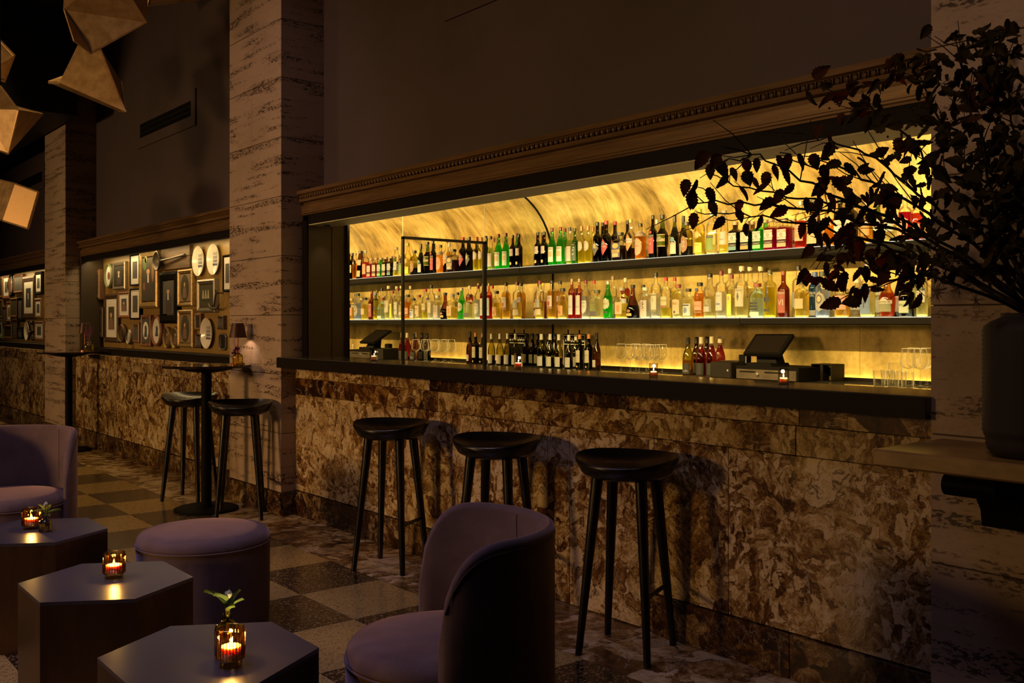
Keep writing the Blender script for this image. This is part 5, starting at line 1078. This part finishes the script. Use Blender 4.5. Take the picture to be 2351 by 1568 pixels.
# side twigs
base_n = len(branches)
for bi in range(base_n):
    o, pts = branches[bi]
    for k in range(8):
        i = rd.randrange(len(pts)//3, len(pts)-1); p = pts[i]; t_ = (pts[min(i+1, len(pts)-1)]-pts[i-1]).normalized()
        d_ = (t_+Vector((rd.uniform(-0.8, 0.8), rd.uniform(-0.8, 0.8), rd.uniform(-0.8, 0.8)))).normalized(); L = rd.uniform(0.06, 0.17)
        e = p+d_*L; mid = p.lerp(e, 0.5)+Vector((0, 0, rd.uniform(-0.01, 0.012)))
        tw = obj('twig', MB().tube([p-BO, mid-BO, e-BO], [0.0018, 0.0014, 0.0009], 5), bark, o, True); branches.append((tw, [p, mid, e]))
NX = [(1577, 430), (1598, 430), (1594, 467), (1590, 455), (1623, 449), (1633, 481), (1594, 506), (1640, 470), (1697, 449), (1701, 476), (1662, 515), (1695, 499), (1678, 403), (1674, 420), (1711, 410), (1731, 426), (1763, 412), (1775, 398), (1775, 472), (1747, 513), (1711, 531), (1798, 453), (1807, 492), (1825, 440), (1798, 403), (1630, 394), (1649, 389), (1623, 364), (1651, 371), (1738, 380), (1713, 383), (1807, 371), (1784, 375), (1832, 371), (1883, 398), (1892, 440), (1844, 529), (1867, 518), (1871, 545), (1867, 584), (1892, 552), (1913, 481), (1901, 518), (1933, 495), (1986, 490), (1963, 577), (1936, 598), (1943, 568), (1998, 591), (2023, 619), (1995, 626), (1943, 642), (1986, 669), (2069, 619), (2090, 637), (2101, 582), (2016, 201), (1760, 440), (1850, 470), (1880, 470)]
for (u, v) in NX:
    bo, bp, dd = None, None, 1e9
    for o, pts in branches[:base_n]:
        for q in pts:
            w_ = q-EYE; z = w_.dot(FWD); uu = CX+FPX*w_.dot(RGT)/z; vv = HY-FPX*w_.z/z; e = (uu-u)**2+(vv-v)**2
            if e < dd: dd = e; bo = o; bp = q; bz = z
    tgt = atd(u, v-18, bz)
    if dd > 300: tw = obj('twig', MB().tube([bp-BO, bp.lerp(tgt, 0.5)+Vector((0, 0, 0.006))-BO, tgt-BO], [0.0015, 0.0012, 0.0008], 5), bark, bo, True)
    addleaf(bo, tgt, RGT*rd.uniform(-0.8, 0.8)-UP*rd.uniform(0.5, 1.4)+FWD*rd.uniform(-0.4, 0.4), rd.uniform(0.68, 0.98))
# dense foliage near the vase and up the pillar
cand = [(o, pts) for o, pts in branches]
while nleaf[0] < 298:
    o, pts = rd.choice(cand); q = rd.choice(pts[len(pts)//3:]); w_ = q-EYE; z = w_.dot(FWD); uu = CX+FPX*w_.dot(RGT)/z
    if uu < 1860: continue
    root = o if o.parent == br else o.parent
    addleaf(root, q+Vector((rd.gauss(0, 0.02), rd.gauss(0, 0.03), rd.gauss(0, 0.02))))
# the rest of the foliage, past counting: one joined part
mass = MB(); lv = [leaf_mesh(0.044, 0.070, 0.2, 0.2, 7, 0.3), leaf_mesh(0.034, 0.066, -0.2, 0.2, 7, 0.2)]
for k in range(520):
    u = 2351-abs(rd.gauss(0, 170)); v = rd.uniform(70, 640); lo = 640-max(0, (2150-u))*0.3; hi = 60+max(0, 2200-u)*0.75
    if not (hi < v < lo) or u < 1900: continue
    p_ = clampP(atd(u, v, rd.uniform(2.55, 2.86))); l = rd.choice(lv); d_ = Vector((rd.uniform(-1, 1), rd.uniform(-1, 1), rd.uniform(-1.5, 0.6))).normalized(); up_ = Vector((rd.uniform(-1, 1), rd.uniform(-1, 1), rd.uniform(-1, 1)))
    x_ = d_.cross(up_).normalized(); z_ = x_.cross(d_); s_ = rd.uniform(0.5, 0.9); mass.add([p_-BO+(x_*a+d_*b+z_*c)*s_ for a, b, c in l.v], l.f)
tag(obj('leaf_mass', mass, LM[3], br, True), kind='stuff')
# spiky dried seed heads
spk = MB()
for k in range(26):
    z = rd.uniform(-1, 1); a = rd.uniform(0, 6.28); q = math.sqrt(1-z*z); L = rd.uniform(0.022, 0.036); d_ = Vector((q*math.cos(a), q*math.sin(a), z)); spk.tube([d_*0.002, d_*L*0.6+Vector((0, 0, 0.002)), d_*L], [0.0009, 0.0008, 0.0005], 3)
sm_ = spk.mesh('seed_head'); sm_.materials.append(solid((0.20, 0.13, 0.09), 0.8))
for (u, v) in ((2092, 600), (2120, 640), (2135, 615), (2160, 590), (2170, 640), (2150, 670), (2200, 660), (2215, 620), (2240, 690), (2330, 440), (2345, 470), (2338, 505), (2128, 560), (2190, 600)):
    o = link('seed_head', sm_, br); o.location = atd(u, v, rd.uniform(2.62, 2.85))-BO; o.rotation_euler = (rd.random()*6, rd.random()*6, rd.random()*6)
# berries
bry = MB().lathe([(0.0005, -0.0035), (0.0032, -0.0015), (0.0032, 0.0015), (0.0005, 0.0035)], 6).mesh('berry', True); bry.materials.append(LM[3])
for (cu, cv) in ((1925, 235), (1940, 225), (2100, 250), (2160, 270), (2290, 560), (2330, 610), (2060, 330)):
    for k in range(7): o = link('berry', bry, br); o.location = atd(cu+rd.gauss(0, 10), cv+rd.gauss(0, 9), 2.72)-BO
# ================================================================== FACETED PENDANTS
def crystal(name, label, tris_px, dep, apex):
    """front vertices in the photograph's pixels with their own depths, closed by a back apex"""
    verts, faces = tris_px; ps = [atd(u, v, dep+dz) for u, v, dz in verts]; c = sum(ps, Vector())/len(ps)
    t_ = thing(name, label, 'lamp', c, 0, 'faceted gold ceiling pendants'); bk = atd(*apex[:2], dep+apex[2])
    allp = ps+[bk]; n = len(ps)
    # outline edges used once are joined to the back apex
    cnt = {}
    for f in faces:
        for i in range(len(f)): e = (f[i], f[(i+1) % len(f)]); cnt[e] = 1
    bfaces = [(b, a, n) for (a, b) in cnt if (b, a) not in cnt]
    for f in faces+bfaces:
        q = [allp[i] for i in f]; nn = (q[1]-q[0]).cross(q[2]-q[0]).normalized(); ctr = sum(q, Vector())/len(q)
        if nn.dot(ctr-sum(allp, Vector())/len(allp)) < 0: nn = -nn
        q2 = [x-nn*0.012 for x in q]; k = len(q)
        obj('facet', MB().add([x-c for x in q]+[x-c for x in q2], [tuple(range(k)), tuple(range(k, 2*k))[::-1]]+[(i, k+i, k+(i+1) % k, (i+1) % k) for i in range(k)]), M['brass'], t_, rc=True)
    top = max(allp, key=lambda x: x.z); obj('suspension_rod', MB().tube([top-c, Vector((top.x, top.y, 4.62))-c], 0.006, 8), M['black'], t_)
    return t_
crystal('faceted_pendant', 'large faceted gold pendant cut by the top edge of picture', ([(145, 22, 0), (338, 52, 0.1), (208, 125, 0.1), (168, 95, 0.0), (262, -70, -0.2), (150, -80, 0.0), (340, -40, 0.3)], [(0, 3, 2), (0, 2, 1), (0, 1, 4), (0, 4, 5), (1, 6, 4)]), 7.0, (240, 0, 0.7))
crystal('faceted_pendant', 'truncated pyramid gold pendant below the largest pendant', ([(178, 104, 0), (232, 112, 0), (290, 257, 0), (136, 190, 0), (110, 189, 0.12), (280, 190, 0.4), (275, 257, 0.16)], [(0, 3, 2, 1), (1, 2, 5), (3, 4, 6, 2)]), 7.6, (215, 150, 0.6))
crystal('faceted_pendant', 'pointed two-tone gold pendant at left edge of picture', ([(0, 195, 0), (43, 252, -0.1), (100, 262, 0.2), (18, 355, 0.0), (-40, 335, 0.1), (-40, 250, 0)], [(0, 5, 1), (5, 4, 3, 1), (1, 3, 2)]), 7.4, (20, 240, 0.5))
crystal('faceted_pendant', 'square faced gold pendant lowest at left edge', ([(35, 420, 0), (90, 440, 0), (65, 527, 0), (5, 508, 0), (-25, 405, 0.3), (-50, 490, 0.3)], [(0, 3, 2, 1), (4, 5, 3, 0)]), 8.0, (30, 455, 0.55))
crystal('faceted_pendant', 'dim faceted pendant high at left edge of picture', ([(-10, 78, 0), (36, 127, 0), (12, 190, 0.1), (-40, 170, 0)], [(0, 3, 2, 1)]), 7.8, (-10, 120, 0.5))
crystal('faceted_pendant', 'gold pendant sliver at top edge beside the pillar', ([(320, -20, 0), (338, 15, 0), (500, -4, 0.2), (430, -60, 0.1), (352, -40, -0.1)], [(0, 1, 4), (1, 2, 3, 4)]), 8.4, (410, -30, 0.5))
# ================================================================== GALLERY
YG = 3.43
def rectw(u0, v0, u1, v1):
    a = onY(u0, (v0+v1)/2, YG); b = onY(u1, (v0+v1)/2, YG); um = (u0+u1)/2
    return a.x, b.x, onY(um, v1, YG).z, onY(um, v0, YG).z
skin = solid((0.55, 0.34, 0.20), 0.6); canvas = [mat_plaster('dark_canvas', (0.012, 0.010, 0.007), (0.035, 0.026, 0.014)), mat_plaster('grey_print', (0.05, 0.05, 0.045), (0.12, 0.11, 0.10)), mat_plaster('olive_canvas', (0.03, 0.03, 0.012), (0.09, 0.07, 0.03)), mat_plaster('sepia_print', (0.20, 0.14, 0.07), (0.30, 0.21, 0.11))]
FM = dict(dark=M['walnut'], wood=M['oak'], gilt=M['gilt'], silver=mat_metal('aged_silver', (0.22, 0.19, 0.15), (0.32, 0.28, 0.22), 0.35, 0.6), black=M['black'], green=solid((0.16, 0.20, 0.10), 0.4), rose=mat_wood('rosewood', (0.16, 0.06, 0.03), (0.26, 0.11, 0.055)))
def ell(cx, cz, rx, rz, y, n=24): return MB().add([(cx, y, cz)]+[(cx+rx*math.cos(2*math.pi*i/n), y, cz+rz*math.sin(2*math.pi*i/n)) for i in range(n)], [(0, 1+i, 1+(i+1) % n) for i in range(n)])
def figure(parent, cx, cz, w, h, y, style):
    if style == 'bust':
        obj('painted_figure', MB().add([(cx-w*0.32, y, cz-h*0.5), (cx+w*0.32, y, cz-h*0.5), (cx+w*0.26, y, cz-h*0.05), (cx+w*0.08, y, cz+h*0.12), (cx-w*0.08, y, cz+h*0.12), (cx-w*0.26, y, cz-h*0.05)], [(0, 1, 2, 3, 4, 5)]), solid((0.20, 0.11, 0.08), 0.7), parent)
        obj('painted_head', ell(cx, cz+h*0.22, w*0.13, h*0.12, y-0.0006, 14), skin, parent)
    elif style == 'silhouette':
        obj('oval_print', ell(cx, cz, w*0.40, h*0.42, y, 24), M['white'], parent)
        obj('cut_silhouette', MB().add([(cx-w*0.22, y-0.0006, cz-h*0.30), (cx+w*0.22, y-0.0006, cz-h*0.30), (cx+w*0.16, y-0.0006, cz-h*0.05), (cx+w*0.18, y-0.0006, cz+h*0.12), (cx+w*0.05, y-0.0006, cz+h*0.26), (cx-w*0.12, y-0.0006, cz+h*0.2), (cx-w*0.12, y-0.0006, cz)], [(0, 1, 2, 3, 4, 5, 6)]), solid((0.06, 0.06, 0.07), 0.7), parent)
    elif style == 'ship':
        obj('painted_hull', MB().add([(cx-w*0.34, y, cz-h*0.28), (cx+w*0.3, y, cz-h*0.28), (cx+w*0.4, y, cz-h*0.18), (cx-w*0.38, y, cz-h*0.18)], [(0, 1, 2, 3)]), solid((0.03, 0.025, 0.02), 0.7), parent)
        for k in range(3): xx = cx+w*(-0.22+0.2*k); obj('painted_sail', MB().add([(xx-w*0.08, y, cz-h*0.14), (xx+w*0.1, y, cz-h*0.14), (xx+w*0.05, y, cz+h*0.30), (xx-w*0.02, y, cz+h*0.30)], [(0, 1, 2, 3)]), solid((0.38, 0.34, 0.18), 0.7), parent)
    elif style == 'standing':
        obj('painted_figure', MB().add([(cx-w*0.16, y, cz-h*0.45), (cx+w*0.18, y, cz-h*0.45), (cx+w*0.2, y, cz+h*0.05), (cx+w*0.07, y, cz+h*0.2), (cx-w*0.07, y, cz+h*0.2), (cx-w*0.16, y, cz+h*0.05)], [(0, 1, 2, 3, 4, 5)]), solid((0.05, 0.035, 0.03), 0.7), parent)
        obj('painted_head', ell(cx, cz+h*0.27, w*0.09, h*0.07, y-0.0006, 12), skin, parent)
        obj('painted_scarf', MB().add([(cx-w*0.04, y-0.0006, cz-h*0.02), (cx+w*0.04, y-0.0006, cz-h*0.02), (cx+w*0.03, y-0.0006, cz+h*0.2), (cx-w*0.03, y-0.0006, cz+h*0.2)], [(0, 1, 2, 3)]), M['white'], parent)
    elif style == 'print':
        obj('small_print', MB().box(cx-w*0.22, y-0.0005, cz-h*0.22, cx+w*0.22, y, cz+h*0.22), canvas[1], parent)
    elif style == 'lines':
        for k in range(9): zz = cz+h*(0.38-0.095*k); obj('printed_line', MB().box(cx-w*0.4, y-0.0004, zz, cx+w*0.4, y, zz+h*0.025), M['gray'], parent)
def picture(box, label, fm='dark', bord=0.14, mat=None, cv=0, fig=None, th=0.04, group='framed pictures in the gallery'):
    x0, x1, z0, z1 = rectw(*box); w, h = x1-x0, z1-z0
    t_ = thing('framed_picture', label, 'picture', (x0, YG, z0), 0, group); b = bord*0.85*min(w, h)
    t1 = th*0.80; O = [(0, 0), (w, 0), (w, h), (0, h)]; I = [(b, b), (w-b, b), (w-b, h-b), (b, h-b)]; Q = [(b*0.35, b*0.35), (w-b*0.35, b*0.35), (w-b*0.35, h-b*0.35), (b*0.35, h-b*0.35)]
    for i in range(4):
        j = (i+1) % 4; m_ = MB(); sec = lambda k: [(O[k][0], 0, O[k][1]), (O[k][0], -t1, O[k][1]), (Q[k][0], -th, Q[k][1]), (I[k][0], -t1, I[k][1]), (I[k][0], 0, I[k][1])]
        m_.add(sec(i)+sec(j), [(k, (k+1) % 5, 5+(k+1) % 5, 5+k) for k in range(5)]+[(0, 1, 2, 3, 4), (9, 8, 7, 6, 5)]); obj('frame_rail', m_, FM[fm], t_, rc=True)
    iw, ih = w-2*b, h-2*b
    if mat: obj('mat_board', MB().box(b, -th*0.80+0.0015, b, w-b, -0.001, h-b), M[mat], t_)
    k = 0.60 if mat else 0.94; y = -th*0.80+0.0005 if th < 0.07 else -th*0.35
    kw = k if mat is None else 0.55
    obj('print', MB().box(w/2-iw*kw/2, y-0.001, h/2-ih*k/2, w/2+iw*kw/2, y, h/2+ih*k/2), canvas[cv], t_)
    if fig: figure(t_, w/2, h/2-ih*k*0.06 if fig in ('standing', 'bust') else h/2, iw*kw*(1.45 if fig in ('standing', 'bust') else 1.0), ih*k*0.88, y-0.002, fig)
    return t_
def ovalpic(box, label, fm='wood', fig=None, group='oval frames in the gallery', mat='white'):
    x0, x1, z0, z1 = rectw(*box); w, h = x1-x0, z1-z0; t_ = thing('oval_picture', label, 'picture', ((x0+x1)/2, YG, (z0+z1)/2), 0, group); n = 32
    m = MB(); sec = [(1.0, 0.0), (1.0, -0.03), (0.90, -0.045), (0.80, -0.03), (0.80, 0.0)]; vs = []; fs = []
    for i in range(n):
        a = 2*math.pi*i/n
        for k, y in sec: vs.append((w/2*k*math.cos(a), y, h/2*k*math.sin(a)))
    for i in range(n):
        for k in range(5): k2 = (k+1) % 5; i2 = (i+1) % n; fs.append((i*5+k, i2*5+k, i2*5+k2, i*5+k2))
    obj('oval_frame', m.add(vs, fs), FM[fm], t_, True, 0.5, rc=True)
    obj('mat_board', ell(0, 0, w*0.405, h*0.405, -0.026), M[mat] if mat else canvas[2], t_)
    if fig == 'seal': obj('printed_motif', ell(0, 0, w*0.18, h*0.16, -0.027), solid((0.20, 0.07, 0.05), 0.7), t_)
    elif fig: figure(t_, 0, 0, w*0.7, h*0.6, -0.027, fig)
    return t_
G = picture
G((218, 620, 242, 688), 'deep box frame of brown wood, leftmost in the gallery top', 'wood', 0.26, None, 0, 'standing', 0.075)
G((221, 705, 245, 774), 'very dark framed painting, leftmost in gallery bottom', 'dark', 0.2, None, 0, 'standing', 0.05)
ovalpic((247, 605, 264, 662), 'green rimmed oval frame with red motif near gallery left', 'green', 'seal')
G((266, 602, 294, 665), 'silver and dark frame with a pale standing figure', 'silver', 0.14, None, 0, 'standing')
G((247, 675, 278, 786), 'tall dark frame with portrait in pink dress', 'dark', 0.14, 'white', 2, 'bust')
G((279, 670, 304, 730), 'wooden frame with small grey bust print', 'rose', 0.12, 'white', 1, 'bust')
G((306, 584, 327.5, 656), 'upper thin black frame with wide white mat', 'black', 0.07, 'white', 1, 'print')
G((306, 662, 328.5, 733.5), 'lower thin black frame with wide white mat', 'black', 0.07, 'white', 1, 'print')
ovalpic((278, 744, 293, 787), 'thin wooden oval frame low on gallery left', 'wood', None, mat=None)
ovalpic((297, 756, 309, 791), 'small silver oval frame beside thin wooden oval', 'silver', None)
G((312, 740, 326.5, 787), 'small brown framed picture under the white-matted prints', 'wood', 0.22, None, 1, None)
G((331, 723, 353, 795), 'rosewood frame with black silhouette on white oval', 'rose', 0.12, None, 1, 'silhouette')
ovalpic((354, 723, 378, 795), 'large ridged wooden oval frame with silhouette portrait', 'rose', 'silhouette')
G((331.5, 576, 372, 707), 'large gilt framed painting of a man in black coat', 'gilt', 0.13, None, 2, 'standing', 0.06)

t_ = bpy.data.objects[[o.name for o in bpy.data.objects if o.get('label', '').startswith('large gilt framed')][0]]
x0, x1, z0, z1 = rectw(331.5, 576, 372, 707); w, h = x1-x0, z1-z0
for (px, pz, rx, rz, cc) in ((0.30, 0.78, 0.10, 0.12, (0.10, 0.16, 0.05)), (0.36, 0.86, 0.06, 0.07, (0.45, 0.40, 0.16)), (0.76, 0.62, 0.07, 0.18, (0.28, 0.13, 0.05)), (0.28, 0.38, 0.10, 0.07, (0.22, 0.09, 0.05)), (0.66, 0.30, 0.06, 0.08, (0.25, 0.08, 0.05))): obj('painted_patch', ell(w*px, h*pz, w*rx, h*rz, -0.0492, 14), solid(cc, 0.7), t_)
G((377, 624, 417, 742), 'wide black framed portrait of standing white-haired figure', 'black', 0.2, None, 1, 'standing', 0.055)
for i, bx in enumerate(((418, 619, 451, 703), (418, 711, 452, 797))):
    t_ = G(bx, ['upper gilt frame with sepia oval portrait', 'lower gilt frame with sepia oval portrait'][i], 'gilt', 0.12, None, 3, None, 0.05)
    x0, x1, z0, z1 = rectw(*bx); w, h = x1-x0, z1-z0; obj('oval_print', ell(w/2, h/2, w*0.27, h*0.36, -0.0425), canvas[2], t_); figure(t_, w/2, h/2-h*0.02, w*0.42, h*0.5, -0.0435, 'bust')
G((463, 641.6, 503, 717), 'silver framed painting of a sailing ship', 'silver', 0.17, None, 2, 'ship', 0.05)
G((455, 720, 468.6, 758), 'upper small brown frame left of the lowest plate', 'wood', 0.2, None, 0, None)
G((457, 766, 469, 799), 'lower small brown frame left of the lowest plate', 'dark', 0.2, None, 1, None)
G((507.6, 724.6, 521, 756), 'small dark framed print above the metal tray', 'dark', 0.22, None, 1, None)
G((520, 585, 540, 670), 'black framed picture half hidden by the middle pillar', 'black', 0.14, 'white', 1, None)
ovalpic((382.6, 750, 397.5, 800), 'left gilt oval frame of the small pair', 'gilt', 'bust', mat=None); ovalpic((400, 750, 418, 800), 'right gilt oval frame of the small pair', 'gilt', 'bust', mat=None)
def plate(box, label, col='plate'):
    x0, x1, z0, z1 = rectw(*box); r = (z1-z0)/2; t_ = thing('ship_plate', label, 'plate', ((x0+x1)/2, YG, (z0+z1)/2), 0, 'ship plates in the gallery')
    m = MB().lathe([(0.001, -0.012), (r*0.55, -0.012), (r*0.62, -0.02), (r*0.97, -0.034), (r, -0.036), (r*0.99, -0.030), (r*0.6, -0.004), (0.001, -0.002)], 40); m.v = [(a, c, b) for a, b, c in m.v]; obj('plate_body', m, M[col], t_, True, 1, rc=True)
    K_ = r*1.55
    obj('printed_hull', MB().add([(-K_*0.24, -0.0125, -K_*0.26), (K_*0.20, -0.0125, -K_*0.26), (K_*0.28, -0.0125, -K_*0.18), (-K_*0.26, -0.0125, -K_*0.16)], [(0, 1, 2, 3)]), M['blue'], t_)
    for k in range(3):
        for j in range(3): xx = K_*(-0.14+0.14*k); zz = K_*(-0.13+0.155*j); q_ = 0.058-0.01*j; obj('printed_sail', MB().add([(xx-K_*q_, -0.0125, zz), (xx+K_*q_, -0.0125, zz), (xx+K_*q_*0.75, -0.0125, zz+K_*0.12), (xx-K_*q_*0.75, -0.0125, zz+K_*0.12)], [(0, 1, 2, 3)]), M['blue'], t_)
    return t_
plate((448, 565, 477.5, 634), 'white plate with blue ship, left of the upper pair'); plate((482, 559.5, 512, 631), 'white plate with blue ship, right of the upper pair'); plate((467.6, 730, 495, 800), 'white plate with blue ship near the gallery bottom')
# board with ladle
x0, x1, z0, z1 = rectw(378, 566, 443, 618); w, h = x1-x0, z1-z0
bd = thing('wooden_board', 'weathered wooden board hanging high in the gallery', 'board', (x0, YG, z0)); obj('plank', MB().box(0, -0.035, 0, w, 0, h*0.5, 0.004), M['plank'] if 'plank' in M else mat_wood('weathered_plank', (0.085, 0.05, 0.024), (0.14, 0.085, 0.042), 0.6, (2, 20, 20)), bd)
obj('plank', MB().box(0, -0.035, h*0.5+0.002, w, 0, h, 0.004), mat_wood('weathered_plank_pale', (0.095, 0.057, 0.028), (0.155, 0.095, 0.048), 0.6, (2, 20, 20)), bd)
ld = thing('ladle', 'old iron ladle mounted on the weathered board', 'ladle', (x0+0.02, YG-0.04, z0+h*0.42)); iron = solid((0.07, 0.055, 0.04), 0.4, 0.5)
m = MB().lathe([(0.001, 0.0), (0.05, -0.008), (0.09, -0.035), (0.098, -0.055), (0.092, -0.055), (0.085, -0.035), (0.045, -0.012), (0.001, -0.006)], 28); m.v = [(a, c, b) for a, b, c in m.v]; obj('bowl', m, iron, ld, True, 1, rc=True)
obj('handle', MB().tube([(0.09, -0.04, 0.0), (0.3, -0.025, 0.01), (w*0.88, -0.012, 0.03)], [0.012, 0.008, 0.012], 8), iron, ld, True)
# anchor
x0, x1, z0, z1 = rectw(496, 667, 521, 710); w, h = x1-x0, z1-z0
an = thing('anchor', 'small black iron anchor beside the ship painting', 'anchor', ((x0+x1)/2, YG-0.07, z0))
obj('shank', MB().tube([(0, 0, 0.02), (w*0.2, 0, h*0.86)], 0.009, 8), iron, an, True)
obj('arms', MB().tube([(-w*0.5, 0, h*0.30), (-w*0.35, 0, h*0.08), (0, 0, 0.0), (w*0.35, 0, h*0.06), (w*0.5, 0, h*0.28)], [0.005, 0.010, 0.012, 0.010, 0.005], 8), iron, an, True)
obj('ring', MB().tube([(w*0.22+0.022*math.cos(a), 0, h*0.92+0.022*math.sin(a)) for a in [6.2832*i/16 for i in range(17)]], 0.004, 6), iron, an, True)
obj('wall_peg', MB().tube([(w*0.2, 0, h*0.86), (w*0.2, 0.07, h*0.86)], 0.006, 6), iron, an, True)
# tray
x0, x1, z0, z1 = rectw(507, 767.5, 522, 802); w, h = x1-x0, z1-z0
ty = thing('metal_tray', 'small rounded silver tray low beside the middle pillar', 'tray', (x0, YG, z0)); 
P = []
for cx_, cz_, a0 in ((w-0.03, h-0.03, 0), (0.03, h-0.03, 90), (0.03, 0.03, 180), (w-0.03, 0.03, 270)):
    for k in range(5): a = math.radians(a0+22.5*k); P.append((cx_+0.03*math.cos(a), cz_+0.03*math.sin(a)))
obj('tray_base', MB().prism(P, -0.012, 0.0, lambda x_, z_, y_: (x_, y_, z_)), solid((0.14, 0.13, 0.12), 0.15, 0.8), ty, rc=True); obj('tray_rim', MB().tube([(a, -0.014, b) for a, b in P+[P[0]]], 0.007, 6), FM['silver'], ty, True)
# far gallery
FARL = [((0, 634, 12, 685), 'wood', 'far gallery wooden frame at picture edge, top', None, 0, None), ((12.5, 631, 27.5, 687), 'rose', 'far gallery orange wood frame with pale mat', 'white', 1, 'print'), ((37.5, 630, 58, 673), 'wood', 'far gallery brown frame with dark picture, top', None, 1, None),
 ((58, 634, 85, 733), 'dark', 'far gallery largest ornate dark frame', 'white', 0, 'standing'), ((87, 624, 102, 676.5), 'black', 'far gallery thin frame, top right', 'white', 1, 'print'), ((86.5, 685, 101, 731), 'wood', 'far gallery wood frame, middle right', 'white', 1, None), ((86, 737, 106, 782), 'wood', 'far gallery wood frame, bottom right', 'white', 1, None),
 ((30, 684, 46, 729), 'wood', 'far gallery brown frame left of slim dark frame', None, 2, None), ((46, 682, 58, 738.5), 'black', 'far gallery slim dark frame beside ornate frame', None, 1, None), ((21.5, 692.6, 31.5, 739), 'wood', 'far gallery slim frame with printed lines', 'white', 3, 'lines'), ((12, 703, 21.5, 744.6), 'dark', 'far gallery narrow dark frame, middle left', None, 1, None),
 ((0, 688, 12, 731), 'wood', 'far gallery brown frame at picture edge, middle', None, 2, None), ((0, 732, 12, 778), 'green', 'far gallery pale green frame at picture edge', 'white', 0, None), ((15, 746, 33, 777), 'wood', 'far gallery deep box frame, bottom', None, 0, None), ((34.5, 731.6, 46, 777.5), 'dark', 'far gallery narrow frame with pale print, bottom', None, 1, None), ((46, 750.7, 58, 778), 'black', 'far gallery smallest black frame, bottom', None, 1, None)]
for bx, fm, lb, mt, cv, fg in FARL: picture(bx, lb, fm, 0.16, mt, cv, fg, 0.045, 'framed pictures in the far gallery')
ovalpic((24, 629, 37.5, 680), 'far gallery black oval frame with yellow mat', 'black', 'bust', 'oval frames in the far gallery', None)
plate((58, 738.5, 74, 781), 'mottled plate at the bottom of far gallery')
x0, x1, z0, z1 = rectw(74, 738, 86, 780); w, h = x1-x0, z1-z0; co = thing('carved_ornament', 'dark carved wooden ornament at the bottom of far gallery', 'ornament', ((x0+x1)/2, YG, z0)); rd2 = random.Random(2)
obj('backing_plate', MB().box(-w*0.2, -0.02, 0, w*0.3, 0, h, 0.004), M['walnut'], co)
ball = MB().lathe([(0.0005, -0.03), (0.022, -0.018), (0.03, 0), (0.022, 0.018), (0.0005, 0.03)], 10).mesh('carved_boss', True)
for k in range(9): o = link('carved_boss', ball, co, M['walnut']); o.location = (rd2.uniform(-w*0.4, w*0.2), -0.035, h*(0.06+0.11*k))
